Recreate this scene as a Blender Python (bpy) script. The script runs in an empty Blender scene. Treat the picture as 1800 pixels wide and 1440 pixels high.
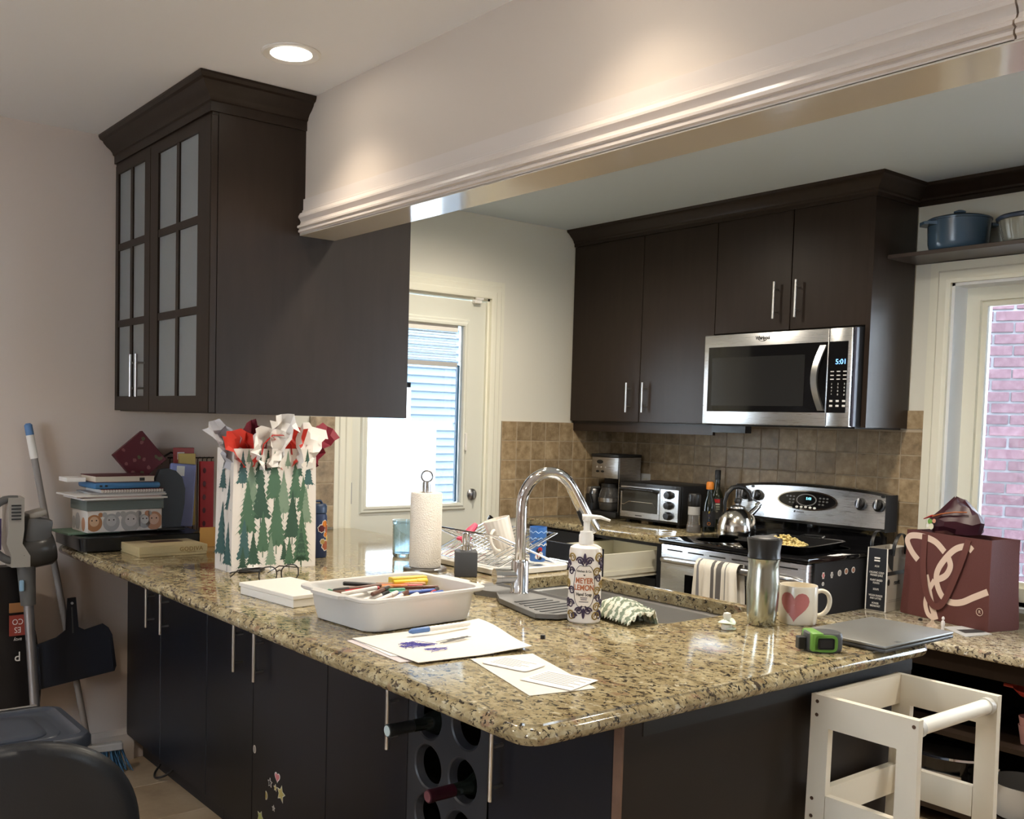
import bpy, bmesh, math, random
from mathutils import Vector, Matrix
R = math.radians
SC = bpy.context.scene
COL = SC.collection
# ---------------------------------------------------------------- camera, world, exposure
cam_d = bpy.data.cameras.new('camera')
cam = bpy.data.objects.new('camera', cam_d); COL.objects.link(cam)
CF = 1762.02; CPX, CPY = 806.6, 836.68
yw, pt, rl = R(52.664), R(-3.251), R(1.473)
Fv = Vector((math.cos(yw)*math.cos(pt), math.sin(yw)*math.cos(pt), math.sin(pt)))
Rv = Vector((math.sin(yw), -math.cos(yw), 0)); Uv = Rv.cross(Fv)
R2 = Rv*math.cos(rl) + Uv*math.sin(rl); U2 = -Rv*math.sin(rl) + Uv*math.cos(rl)
M = Matrix.Identity(4)
for i in range(3):
    M[i][0] = R2[i]; M[i][1] = U2[i]; M[i][2] = -Fv[i]
M[0][3], M[1][3], M[2][3] = -1.107, -1.239, 1.43
cam.matrix_world = M
cam_d.sensor_width = 36; cam_d.lens = CF*36/1800
cam_d.shift_x = (900-CPX)/1800; cam_d.shift_y = (CPY-720)/1800
cam_d.clip_start = .02
SC.camera = cam
w = bpy.data.worlds.new('world'); SC.world = w; w.use_nodes = True
bg = w.node_tree.nodes['Background']; bg.inputs[0].default_value = (.76, .88, 1.0, 1); bg.inputs[1].default_value = 13.0
SC.view_settings.view_transform = 'Standard'; SC.view_settings.look = 'None'
SC.view_settings.exposure = 0.25; SC.view_settings.gamma = 1.0; SC.view_settings.use_curve_mapping = False
SC.cycles.max_bounces = 10; SC.cycles.diffuse_bounces = 6; SC.cycles.glossy_bounces = 8; SC.cycles.transmission_bounces = 8
SC.cycles.caustics_reflective = False; SC.cycles.caustics_refractive = False
SC.cycles.sample_clamp_indirect = 6.0

# ---------------------------------------------------------------- materials
MATS = {}
def mat(name, col=(.5,.5,.5), rough=.5, metal=0., spec=.5, trans=0., coat=0., emit=None, es=0., ior=1.45, sub=0., alpha=1., var=0., bump=0., bscale=60., scale=(1,1,1), vscale=12., aniso=0., coat_r=.05, sheen=0.):
    if name in MATS: return MATS[name]
    m = bpy.data.materials.new(name); m.use_nodes = True; MATS[name] = m
    nt = m.node_tree; b = nt.nodes['Principled BSDF']; I = b.inputs
    c4 = (*col, 1)
    I['Base Color'].default_value = c4; I['Roughness'].default_value = rough; I['Metallic'].default_value = metal
    I['Specular IOR Level'].default_value = spec; I['Transmission Weight'].default_value = trans; I['IOR'].default_value = ior
    I['Coat Weight'].default_value = coat; I['Coat Roughness'].default_value = coat_r; I['Alpha'].default_value = alpha
    I['Sheen Weight'].default_value = sheen
    if emit: I['Emission Color'].default_value = (*emit, 1); I['Emission Strength'].default_value = es
    if var or bump:
        tc = nt.nodes.new('ShaderNodeTexCoord'); mp = nt.nodes.new('ShaderNodeMapping'); mp.inputs['Scale'].default_value = scale
        nt.links.new(tc.outputs['Object'], mp.inputs[0])
    if var:
        n = nt.nodes.new('ShaderNodeTexNoise'); n.inputs['Scale'].default_value = vscale; n.inputs['Detail'].default_value = 5
        nt.links.new(mp.outputs[0], n.inputs[0])
        mx = nt.nodes.new('ShaderNodeMix'); mx.data_type = 'RGBA'
        mx.inputs['A'].default_value = (*[max(0, c*(1-var)) for c in col], 1); mx.inputs['B'].default_value = (*[min(1, c*(1+var)) for c in col], 1)
        nt.links.new(n.outputs[0], mx.inputs[0]); nt.links.new(mx.outputs['Result'], I['Base Color'])
    if bump:
        n2 = nt.nodes.new('ShaderNodeTexNoise'); n2.inputs['Scale'].default_value = bscale; n2.inputs['Detail'].default_value = 4
        nt.links.new(mp.outputs[0], n2.inputs[0])
        bp = nt.nodes.new('ShaderNodeBump'); bp.inputs['Strength'].default_value = bump; bp.inputs['Distance'].default_value = .01
        nt.links.new(n2.outputs[0], bp.inputs['Height']); nt.links.new(bp.outputs[0], I['Normal'])
    return m
def ramp(nt, stops, src):
    r = nt.nodes.new('ShaderNodeValToRGB'); e = r.color_ramp.elements
    while len(e) < len(stops): e.new(.5)
    for el, (p, c) in zip(e, stops): el.position = p; el.color = (*c, 1)
    nt.links.new(src, r.inputs[0]); return r.outputs[0]
def mixc(nt, fac, a, b, mode='MIX'):
    mx = nt.nodes.new('ShaderNodeMix'); mx.data_type = 'RGBA'; mx.blend_type = mode
    for k, v in (('Factor', fac), ('A', a), ('B', b)):
        s = [q for q in mx.inputs if q.name == k and (q.type == ('VALUE' if k == 'Factor' else 'RGBA'))][0]
        if isinstance(v, (int, float)): s.default_value = v
        elif isinstance(v, tuple): s.default_value = (*v, 1)
        else: nt.links.new(v, s)
    return [q for q in mx.outputs if q.type == 'RGBA'][0]
def tex(nt, kind, scale, det=4, **k):
    n = nt.nodes.new(kind); n.inputs['Scale'].default_value = scale
    if 'Detail' in n.inputs: n.inputs['Detail'].default_value = det
    for a, v in k.items():
        if a in n.inputs: n.inputs[a].default_value = v
    return n
def newmat(name):
    m = bpy.data.materials.new(name); m.use_nodes = True; MATS[name] = m
    return m, m.node_tree, m.node_tree.nodes['Principled BSDF']
def granite(name, tint=(1,1,1)):
    m, nt, b = newmat(name); tc = nt.nodes.new('ShaderNodeTexCoord').outputs['Object']
    mp = nt.nodes.new('ShaderNodeMapping'); mp.inputs['Scale'].default_value = (1, .75, 1); mp.inputs['Rotation'].default_value = (0, 0, .5); nt.links.new(tc, mp.inputs[0]); tc = mp.outputs[0]
    def nz(sc, det, ro, loc): 
        q = nt.nodes.new('ShaderNodeMapping'); q.inputs['Location'].default_value = loc; nt.links.new(tc, q.inputs[0]); n = tex(nt, 'ShaderNodeTexNoise', sc, det, Roughness=ro); n.inputs['Distortion'].default_value = .6; nt.links.new(q.outputs[0], n.inputs['Vector']); return n.outputs[0]
    t = lambda c: tuple(x*y*k for x, y, k in zip(c, tint, (.80, .785, .72)))
    base = ramp(nt, [(.32, t((.16,.12,.065))), (.45, t((.34,.27,.15))), (.55, t((.47,.40,.25))), (.70, t((.66,.60,.44)))], nz(34, 6, .7, (0,0,0)))
    base = mixc(nt, .30, base, ramp(nt, [(.35, t((.22,.17,.10))), (.65, t((.62,.56,.40)))], nz(8, 4, .5, (2,7,1))))
    base = mixc(nt, ramp(nt, [(.60, (0,0,0)), (.68, (.8,.8,.8))], nz(20, 5, .6, (9,1,4))), base, t((.30,.17,.12)))
    base = mixc(nt, ramp(nt, [(.57, (0,0,0)), (.61, (1,1,1))], nz(58, 5, .65, (5,3,2))), base, t((.085,.065,.050)))
    base = mixc(nt, ramp(nt, [(.575, (0,0,0)), (.62, (1,1,1))], nz(98, 3, .6, (1,8,6))), base, t((.030,.026,.024)))
    base = mixc(nt, ramp(nt, [(.63, (0,0,0)), (.70, (.8,.8,.8))], nz(70, 3, .5, (3,3,9))), base, t((.74,.70,.58)))
    nt.links.new(base, b.inputs['Base Color']); b.inputs['Roughness'].default_value = .09; b.inputs['Specular IOR Level'].default_value = .6
    return m
def tilemat(name, cols, sc=18, rough=.45):
    m, nt, b = newmat(name); tc = nt.nodes.new('ShaderNodeTexCoord').outputs['Object']; oi = nt.nodes.new('ShaderNodeObjectInfo')
    add = nt.nodes.new('ShaderNodeVectorMath'); add.operation = 'MULTIPLY_ADD'; nt.links.new(oi.outputs['Random'], add.inputs[0]); add.inputs[1].default_value = (37, 91, 53); nt.links.new(tc, add.inputs[2])
    n = tex(nt, 'ShaderNodeTexNoise', sc, 8, Roughness=.6); nt.links.new(add.outputs[0], n.inputs['Vector'])
    c = ramp(nt, [(.3, cols[0]), (.5, cols[1]), (.7, cols[2])], n.outputs[0])
    rr = ramp(nt, [(0, (.72,.70,.68)), (1, (1.1,1.08,1.04))], oi.outputs['Random'])
    c = mixc(nt, 1.0, c, rr, 'MULTIPLY'); nt.links.new(c, b.inputs['Base Color']); b.inputs['Roughness'].default_value = rough
    bp = nt.nodes.new('ShaderNodeBump'); bp.inputs['Strength'].default_value = .25; bp.inputs['Distance'].default_value = .003; nt.links.new(n.outputs[0], bp.inputs['Height']); nt.links.new(bp.outputs[0], b.inputs['Normal'])
    return m
def stripemat(name, axis, stops, period, rough=.8, bumpscale=0):
    """colour bands along an object axis, repeating every period metres"""
    m, nt, b = newmat(name); tc = nt.nodes.new('ShaderNodeTexCoord').outputs['Object']; s = nt.nodes.new('ShaderNodeSeparateXYZ'); nt.links.new(tc, s.inputs[0])
    d = nt.nodes.new('ShaderNodeMath'); d.operation = 'DIVIDE'; d.inputs[1].default_value = period; nt.links.new(s.outputs[axis], d.inputs[0])
    f = nt.nodes.new('ShaderNodeMath'); f.operation = 'FRACT'; nt.links.new(d.outputs[0], f.inputs[0])
    c = nt.nodes.new('ShaderNodeValToRGB'); e = c.color_ramp.elements; c.color_ramp.interpolation = 'CONSTANT'
    while len(e) < len(stops): e.new(.5)
    for el, (p, cc) in zip(e, stops): el.position = p; el.color = (*cc, 1)
    nt.links.new(f.outputs[0], c.inputs[0]); nt.links.new(c.outputs[0], b.inputs['Base Color']); b.inputs['Roughness'].default_value = rough
    if bumpscale:
        n = tex(nt, 'ShaderNodeTexNoise', bumpscale, 3); nt.links.new(tc, n.inputs['Vector']); bp = nt.nodes.new('ShaderNodeBump'); bp.inputs['Strength'].default_value = .6; bp.inputs['Distance'].default_value = .004
        nt.links.new(n.outputs[0], bp.inputs['Height']); nt.links.new(bp.outputs[0], b.inputs['Normal'])
    return m
def steel(name, col=(.55,.55,.56), rough=.28, scale=(1, 1, 60)):
    m, nt, b = newmat(name); tc = nt.nodes.new('ShaderNodeTexCoord').outputs['Object']; mp = nt.nodes.new('ShaderNodeMapping'); mp.inputs['Scale'].default_value = scale; nt.links.new(tc, mp.inputs[0])
    n = tex(nt, 'ShaderNodeTexNoise', 12, 4); nt.links.new(mp.outputs[0], n.inputs['Vector'])
    b.inputs['Base Color'].default_value = (*col, 1); b.inputs['Metallic'].default_value = 1
    r = nt.nodes.new('ShaderNodeMapRange'); r.inputs['To Min'].default_value = rough*.8; r.inputs['To Max'].default_value = rough*1.25; nt.links.new(n.outputs[0], r.inputs[0]); nt.links.new(r.outputs[0], b.inputs['Roughness'])
    bp = nt.nodes.new('ShaderNodeBump'); bp.inputs['Strength'].default_value = .04; bp.inputs['Distance'].default_value = .001; nt.links.new(n.outputs[0], bp.inputs['Height']); nt.links.new(bp.outputs[0], b.inputs['Normal'])
    return m
def oimat(name, cols, rough=.8, sc=25, bump=.3):
    return tilemat(name, cols, sc, rough)

paint = mat('wall_paint', (.69,.60,.54), .6, var=.02, vscale=3)
paint_k = mat('kitchen_wall_paint', (.75,.74,.66), .55, var=.02, vscale=3)
beam_paint = mat('beam_paint', (.61,.53,.455), .5)
trimw = mat('white_trim_paint', (.64,.57,.515), .28)
trimc = mat('cream_trim_paint', (.80,.79,.68), .35)
doorp = mat('door_paint', (.70,.71,.64), .35)
ceilp = mat('ceiling_paint', (.85,.86,.88), .7)
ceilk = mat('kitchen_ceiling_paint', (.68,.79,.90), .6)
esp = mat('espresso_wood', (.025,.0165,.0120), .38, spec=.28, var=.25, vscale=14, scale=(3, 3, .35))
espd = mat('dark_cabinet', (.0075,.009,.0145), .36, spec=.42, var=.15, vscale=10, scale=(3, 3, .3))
inner = mat('cabinet_interior', (.004,.004,.004), .7)
cream = mat('drawer_cream', (.72,.70,.58), .4)
gran = granite('granite'); 
st = steel('brushed_steel'); std = steel('dark_steel', (.30,.30,.31), .3); hand = mat('satin_nickel', (.68,.68,.67), .28, 1)
chrome = mat('chrome', (.82,.82,.84), .06, 1); sinkm = mat('sink_steel', (.46,.455,.44), .42, metal=.75, spec=.6)
black = mat('black_plastic', (.012,.012,.013), .38); blackg = mat('black_gloss', (.006,.006,.007), .06, spec=.6); blackm = mat('black_matte', (.012,.012,.014), .75)
white = mat('white_plastic', (.80,.79,.76), .35); paperm = mat('paper', (.80,.76,.69), .8, var=.02); whitep = mat('white_paper', (.82,.81,.79), .75)
glass = mat('clear_glass', (1,1,1), .02, trans=1, ior=1.45)
grey = mat('grey_plastic', (.17,.17,.17), .5); dgrey = mat('dark_grey', (.055,.058,.062), .45); lgrey = mat('light_grey', (.42,.42,.42), .5)
red = mat('red', (.45,.02,.025), .55); maroon = mat('maroon', (.10,.012,.02), .6); blue = mat('blue', (.06,.19,.42), .4); navy = mat('navy', (.018,.035,.10), .45)
ink = mat('ink', (.02,.02,.022), .6); gold = mat('gold_print', (.42,.30,.10), .4); purple = mat('purple_ink', (.10,.07,.22), .7)
green = mat('green', (.13,.30,.05), .45); orange = mat('orange', (.62,.20,.02), .45); pink = mat('pink', (.62,.20,.22), .5); yellow = mat('yellow', (.75,.50,.05), .5)

# ---------------------------------------------------------------- builders
class B:
    def __init__(s): s.bm = bmesh.new()
    def _v(s, ps): return [s.bm.verts.new(p) for p in ps]
    def box(s, x0, y0, z0, x1, y1, z1, bev=0., seg=2, M=None):
        t = bmesh.new(); bmesh.ops.create_cube(t, size=1)
        for v in t.verts: v.co = Vector(((x0+x1)/2+v.co.x*(x1-x0), (y0+y1)/2+v.co.y*(y1-y0), (z0+z1)/2+v.co.z*(z1-z0)))
        if bev: bmesh.ops.bevel(t, geom=t.edges[:], offset=bev, segments=seg, affect='EDGES', profile=.5)
        return s._join(t, M)
    def _join(s, t, M=None):
        if M is not None: bmesh.ops.transform(t, matrix=M, verts=t.verts)
        t.verts.index_update(); vs = s._v([v.co for v in t.verts])
        for f in t.faces:
            try: s.bm.faces.new([vs[v.index] for v in f.verts])
            except ValueError: pass
        t.free(); return s
    def mesh(s, vs, fs, M=None):
        vv = s._v([M @ Vector(v) if M is not None else v for v in vs])
        for f in fs:
            try: s.bm.faces.new([vv[i] for i in f])
            except ValueError: pass
        return s
    def loft(s, rings, caps=(True, True), closed=True, loop=False):
        vr = [s._v(r) for r in rings]; n = len(rings[0])
        pairs = list(zip(vr, vr[1:])) + ([(vr[-1], vr[0])] if loop else [])
        for a, b in pairs:
            for i in range(n if closed else n-1):
                j = (i+1) % n
                s.bm.faces.new((a[i], a[j], b[j], b[i]))
        if closed and not loop:
            if caps[0]: s.bm.faces.new(vr[0][::-1])
            if caps[1]: s.bm.faces.new(vr[-1])
        return s
    def lathe(s, prof, seg=28, o=(0,0,0), M=None, sx=1, sy=1):
        rings = []
        for r, z in prof:
            r = max(r, 1e-5); ring = [Vector((o[0]+r*sx*math.cos(2*math.pi*i/seg), o[1]+r*sy*math.sin(2*math.pi*i/seg), o[2]+z)) for i in range(seg)]
            rings.append([M @ p for p in ring] if M is not None else ring)
        return s.loft(rings)
    def cyl(s, p0, p1, r0, r1=None, seg=20): return s.tube([p0, p1], [r0, r0 if r1 is None else r1], seg)
    def tube(s, pts, r, seg=8, closed=False, sq=1.):
        pts = [Vector(p) for p in pts]; n = len(pts); rr = r if isinstance(r, (list, tuple)) else [r]*n
        tans = []
        for i in range(n):
            a = pts[i-1] if (i > 0 or closed) else pts[i]; b = pts[(i+1) % n] if (i < n-1 or closed) else pts[i]
            tans.append((b-a).normalized())
        up = Vector((0,0,1)) if abs(tans[0].z) < .9 else Vector((1,0,0))
        rings = []
        for p, t, q in zip(pts, tans, rr):
            x = up.cross(t)
            if x.length < 1e-4: x = Vector((1,0,0)).cross(t)
            x.normalize(); y = t.cross(x); up = y
            rings.append([p + x*q*math.cos(2*math.pi*k/seg) + y*q*sq*math.sin(2*math.pi*k/seg) for k in range(seg)])
        return s.loft(rings, loop=closed)
    def prism(s, pts, vec, M=None):
        vec = Vector(vec); a = [Vector(p) for p in pts]
        if M is not None: a = [M @ p for p in a]; vec = M.to_3x3() @ vec
        return s.loft([a, [p+vec for p in a]])
    def sheet(s, grid, th=0., up=(0,0,1)):
        g = [[Vector(p) for p in row] for row in grid]
        s.loft(g, closed=False)
        if th:
            u = Vector(up)*th; g2 = [[p-u for p in row] for row in g]; s.loft([r[::-1] for r in g2], closed=False)
            per = g[0] + [r[-1] for r in g[1:]] + g[-1][::-1][1:] + [r[0] for r in g[::-1][1:-1]]
            s.loft([[p-u for p in per], per], caps=(False, False))
        return s
    def xf(s, M): bmesh.ops.transform(s.bm, matrix=M, verts=s.bm.verts); return s
    def put(s, name, m, parent=None, smooth=0, W=False, weld=True):
        if weld: bmesh.ops.remove_doubles(s.bm, verts=s.bm.verts, dist=1e-6)
        bmesh.ops.recalc_face_normals(s.bm, faces=s.bm.faces)
        if W and parent is not None: s.xf(pmat(parent).inverted())
        me = bpy.data.meshes.new(name); s.bm.to_mesh(me); s.bm.free()
        if smooth:
            for f in me.polygons: f.use_smooth = True
            me.set_sharp_from_angle(angle=R(smooth))
        me.materials.append(m); o = bpy.data.objects.new(name, me); COL.objects.link(o)
        if parent is not None: o.parent = parent; PM[o.name] = pmat(parent)
        return o
PM = {}
def pmat(o): return PM.get(o.name, Matrix.Identity(4)) if o is not None else Matrix.Identity(4)
def tag(o, label, cat, group=None):
    o['label'] = label; o['category'] = cat
    if group: o['group'] = group
    return o
def thing(name, label, cat, loc=(0,0,0), rz=0., group=None, rot=None):
    o = bpy.data.objects.new(name, None); COL.objects.link(o); o.empty_display_size = .05
    o.location = loc; o.rotation_euler = rot if rot else (0, 0, R(rz))
    PM[o.name] = Matrix.Translation(loc) @ o.rotation_euler.to_matrix().to_4x4()
    return tag(o, label, cat, group)
def struct(o): o['kind'] = 'structure'; return o
def share(src, name, parent, loc, rot=None, scale=None):
    o = bpy.data.objects.new(name, src.data if hasattr(src, 'data') else src); COL.objects.link(o); o.parent = parent; o.location = loc
    if rot: o.rotation_euler = rot
    if scale: o.scale = scale
    return o
def mesh_of(o):
    """take a built object's mesh and drop the object itself"""
    me = o.data; bpy.data.objects.remove(o); return me
def txt(body, size, m, parent, Mx, name='lettering', align='CENTER', ext=.0004, warp=None, sx=1., bold=0., space=1.):
    c = bpy.data.curves.new(name, 'FONT'); c.body = body; c.size = size; c.align_x = align; c.align_y = 'CENTER'; c.extrude = ext; c.offset = bold; c.resolution_u = 3; c.space_character = space
    o = bpy.data.objects.new(name, c); COL.objects.link(o)
    me = bpy.data.meshes.new_from_object(o.evaluated_get(bpy.context.evaluated_depsgraph_get())); bpy.data.objects.remove(o); bpy.data.curves.remove(c)
    for v in me.vertices:
        p = Vector((v.co.x*sx, v.co.y, v.co.z)); p = warp(p) if warp else p
        v.co = Mx @ p
    me.materials.clear(); me.materials.append(m); r = bpy.data.objects.new(name, me); COL.objects.link(r); r.parent = parent
    return r
def frame(o, xa, ya):
    """matrix placing the xy plane at o with given x and y axes"""
    x = Vector(xa).normalized(); y = Vector(ya).normalized(); z = x.cross(y); m = Matrix.Identity(4)
    for i in range(3): m[i][0] = x[i]; m[i][1] = y[i]; m[i][2] = z[i]; m[i][3] = o[i]
    return m
def rrect(x0, y0, x1, y1, r, z, n=6, inset=0., m=6):
    """rounded rectangle loop with m points a side; equal counts for any size"""
    x0 += inset; y0 += inset; x1 -= inset; y1 -= inset; r = max(r-inset, .0005); out = []
    cs = [((x1-r, y0+r), -90), ((x1-r, y1-r), 0), ((x0+r, y1-r), 90), ((x0+r, y0+r), 180)]
    for k, ((cx, cy), a0) in enumerate(cs):
        arc = [Vector((cx+r*math.cos(R(a0+90*i/n)), cy+r*math.sin(R(a0+90*i/n)), z)) for i in range(n+1)]
        out += arc; (nx, ny), na = cs[(k+1) % 4]
        e = Vector((nx+r*math.cos(R(na)), ny+r*math.sin(R(na)), z))
        out += [arc[-1].lerp(e, i/m) for i in range(1, m)]
    return out
def sweep(b, path, prof):
    """mitred moulding: path of (x,y,nx,ny) with outward mitre vector, prof of (out,z)"""
    for k in range(len(path)-1):
        pass
    b.loft([[Vector((x+nx*o, y+ny*o, z)) for o, z in prof] for x, y, nx, ny in path])
def spl(pts, n=8):
    P = [Vector((*p, 0)) if len(p) == 2 else Vector(p) for p in pts]; out = []
    for i in range(len(P)-1):
        p0, p1, p2, p3 = P[max(i-1, 0)], P[i], P[i+1], P[min(i+2, len(P)-1)]
        for q in range(n):
            t_ = q/n; out.append(.5*((2*p1)+(p2-p0)*t_+(2*p0-5*p1+4*p2-p3)*t_*t_+(-p0+3*p1-3*p2+p3)*t_**3))
    return out+[P[-1]]
def bar_handle(parent, x, y, z0, z1, out=(-1, 0), d=.032, r=.0058, sw=False):
    """bar pull; x,y on the door face, standing off along out"""
    hx, hy = x+out[0]*d, y+out[1]*d
    b = B(); b.cyl((hx, hy, z0), (hx, hy, z1), r, seg=12); q = (z1-z0)*.2
    for zz in (z0+q, z1-q): b.cyl((x, y, zz), (hx, hy, zz), r*.7, seg=10)
    return b.put('handle', hand, parent, 40, W=sw)
BEAM_P, DINE_P, KIT_P = 17, 62, 72     # watts of each recessed lamp
L = 2.788; WB = 3.052; ZC = .91; H1 = 2.4985; H2 = 2.463
# ================================================================ room
def sbox(name, m, *a, parent=None, bev=0.):
    return struct(B().box(*a, bev=bev).put(name, m, parent))
XN, YN = -4.2, -3.6
# floor: base slab, large tiles near the cabinets as pieces
tile_mat = tilemat('floor_tile', ((.36,.27,.18), (.46,.36,.25), (.55,.45,.33)), 7, .35)
fl = sbox('floor', mat('grout', (.20,.16,.12), .9), XN-.2, YN-.2, -.1, WB+.2, L+.2, -.006)
me = None
xs = [-1.62+.33*i for i in range(-8, 14)]; ys = [L-.33*j for j in range(1, 20)]
tm = mesh_of(B().box(.0015, .0015, -.012, .3285, .3285, 0, bev=.0015, seg=1).put('t', tile_mat))
near = sorted([(abs(x+.2)+abs(y-2.0), x, y) for x in xs for y in ys])
for _, x, y in near[:150]: share(tm, 'tile', fl, (x, y, 0))
rest = B()
for _, x, y in near[150:]: rest.box(x+.0015, y+.0015, -.012, x+.3285, y+.3285, 0)
o = rest.put('tiles_beyond', tile_mat, fl, weld=False); o['kind'] = 'stuff'
# walls
DX0, DX1, DZ = 1.322, 2.136, 2.045          # door opening in the left wall
b = B(); b.box(XN-.2, L, 0, 1.0, L+.16, 2.7); struct(b.put('wall_left', paint))
b = B(); b.box(1.0, L, 0, DX0, L+.16, 2.7); b.box(DX1, L, 0, WB+.2, L+.16, 2.7); b.box(DX0, L, DZ, DX1, L+.16, 2.7); struct(b.put('wall_kitchen_left', paint_k))
WY0, WY1, WZ0, WZ1 = -1.20, .872, .745, 2.045   # window opening in the back wall
b = B(); b.box(WB, WY1, 0, WB+.2, L+.16, 2.7); b.box(WB, YN-.2, 0, WB+.2, WY0, 2.7); b.box(WB, WY0, 0, WB+.2, WY1, WZ0); b.box(WB, WY0, WZ1, WB+.2, WY1, 2.7)
struct(b.put('wall_back', paint_k))
RX0, RX1, RZ0, RZ1 = 2.05, 2.85, 1.05, 2.15  # opening for the added daylight window, out of view
b = B(); b.box(XN-.2, YN-.2, 0, RX0, YN, 2.7); b.box(RX1, YN-.2, 0, WB+.2, YN, 2.7); b.box(RX0, YN-.2, 0, RX1, YN, RZ0); b.box(RX0, YN-.2, RZ1, RX1, YN, 2.7); struct(b.put('wall_right', paint))
b = B(); FY0, FY1, FZ0, FZ1 = -.5, .9, .75, 2.1
b.box(XN-.2, YN-.2, 0, XN, FY0, 2.7); b.box(XN-.2, FY1, 0, XN, L+.2, 2.7); b.box(XN-.2, FY0, 0, XN, FY1, FZ0); b.box(XN-.2, FY0, FZ1, XN, FY1, 2.7)
struct(b.put('wall_front', paint))
sbox('ceiling', ceilp, XN-.2, YN-.2, H1, .60, L+.2, H1+.1)
sbox('ceiling_kitchen', ceilk, .60, YN-.2, H2, WB+.2, L+.2, H1+.1)
bm_ = sbox('beam', beam_paint, .565, YN, 2.046, .682, 1.86, H1)
struct(B().box(.545, YN, 2.0405, .6825, 1.858, 2.0455).put('trim_3', mat('semi_gloss_soffit', (.62,.57,.49), .1, spec=.7)))
prof = [(0, 2.165), (.008, 2.165), (.008, 2.128), (.012, 2.126), (.012, 2.120), (.020, 2.116), (.026, 2.106), (.026, 2.100), (.020, 2.094), (.017, 2.086), (.020, 2.078), (.030, 2.072), (.030, 2.066), (.022, 2.063), (.026, 2.058), (.026, 2.052), (.020, 2.049), (.020, 2.044), (0, 2.044)]
b = B(); sweep(b, [(.565, 1.858, -1, 0), (.565, -.478, -1, 0)], prof); struct(b.put('trim_1', trimw, None, 25))
b = B(); sweep(b, [(.5635, -.482, -1, 0), (.5635, YN, -1, 0)], prof); struct(b.put('trim_2', trimw, None, 25))
# baseboard on the left wall
pb = [(0, 0), (.016, 0), (.016, .085), (.012, .095), (.012, .108), (.006, .118), (.004, .128), (0, .130)]
b = B(); b.loft([[Vector((x, L-o_, z)) for o_, z in pb] for x in (XN, .31)]); struct(b.put('baseboard_left', trimw, None, 25))
b = B(); b.box(XN, YN, 0, XN+.016, L, .12); struct(b.put('baseboard_front', trimw))
# dining window frame, unseen and added to let daylight in
wf = thing('added_dining_window', '', '', (XN, 0, 0)); del wf['label'], wf['category']; struct(wf)
b = B()
for y in (FY0, (FY0+FY1)/2-.03, FY1-.06): b.box(XN-.12, y, FZ0, XN-.05, y+.06, FZ1)
b.box(XN-.12, FY0, FZ0, XN-.05, FY1, FZ0+.06); b.box(XN-.12, FY0, FZ1-.06, XN-.05, FY1, FZ1); b.put('window_frame', white, wf, W=True)

wf = thing('added_kitchen_window', '', '', (2.0, YN, 0)); del wf['label'], wf['category']; struct(wf)  # unseen window added so cool daylight reaches the kitchen ceiling
b = B()
for x in (RX0, (RX0+RX1)/2-.03, RX1-.06): b.box(x, YN-.12, RZ0, x+.06, YN-.05, RZ1)
for x in (RX0+.06, (RX0+RX1)/2+.03): b.box(x, YN-.12, RZ0, x+.31, YN-.05, RZ0+.06); b.box(x, YN-.12, RZ1-.06, x+.31, YN-.05, RZ1)
b.put('window_frame', white, wf, W=True)
# ---------------------------------------------------------------- exterior door
d1 = struct(thing('door_1', '', '', ((DX0+DX1)/2, L, 0))); del d1['label'], d1['category']
CW = .088; cprof = [(0, 0), (.018, 0), (.022, .012), (.020, .030), (.016, .036), (.016, .062), (.011, .068), (.011, CW), (0, CW)]
b = B()
def casing(b, x0, x1, z0, z1, prof, yface):
    # three-sided casing: w measured outward from the opening
    pts = lambda w: [(x0-w, z0), (x0-w, z1+w), (x1+w, z1+w), (x1+w, z0)]
    rings = []
    for k in range(4): rings.append([Vector((pts(w)[k][0], yface-o_, pts(w)[k][1])) for o_, w in prof])
    b.loft(rings)
casing(b, DX0, DX1, 0, DZ, cprof[::-1], L); b.put('casing', trimc, d1, 25, W=True)
b = B(); b.box(DX0, L+.002, 0, DX0+.012, L+.15, DZ); b.box(DX1-.012, L+.002, 0, DX1, L+.15, DZ); b.box(DX0, L+.002, DZ-.012, DX1, L+.15, DZ); b.put('jamb', trimc, d1, W=True)
sx0, sx1, sz1 = DX0+.016, DX1-.016, DZ-.018; gx0, gx1, gz0, gz1 = 1.415, 1.985, 1.0, 1.90
b = B(); y0, y1 = L+.012, L+.055
b.box(sx0, y0, .01, gx0, y1, sz1); b.box(gx1, y0, .01, sx1, y1, sz1); b.box(gx0, y0, .01, gx1, y1, gz0); b.box(gx0, y0, gz1, gx1, y1, sz1)
slab = b.put('door_slab', doorp, d1, W=True)
b = B()
rp = [(0, 0), (.012, .004), (.014, .014), (.010, .022), (.010, .030), (.003, .036), (0, .038)]
rings = []
for (cx, cz, sx_, sz_) in ((gx0, gz0, -1, -1), (gx1, gz0, 1, -1), (gx1, gz1, 1, 1), (gx0, gz1, -1, 1)):
    rings.append([Vector((cx+sx_*(w-.006), y0-o_, cz+sz_*(w-.006))) for o_, w in rp])
b.loft(rings, loop=True); b.put('glazing_frame', doorp, d1, 25, W=True)
B().box(gx0, L+.036, gz0, gx1, L+.040, gz1).put('pane', glass, d1, W=True)
bl = B().box(gx0+.004, L+.018, 1.865, gx1-.035, L+.032, 1.90).put('blind_rail', white, d1, W=True)
sl = mesh_of(B().box(-.262, -.006, -.0007, .262, .006, .0007).put('s', mat('blind_slat', (.13,.15,.18), .4)))
for i in range(11): share(sl, 'slat', d1, ((gx0+gx1)/2-.016-(DX0+DX1)/2, .026, 1.858-i*.0132), (R(28), 0, 0))
B().box(gx0+.004, L+.018, 1.690, gx1-.035, L+.032, 1.712).put('blind_bottom_rail', lgrey, d1, W=True)
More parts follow.
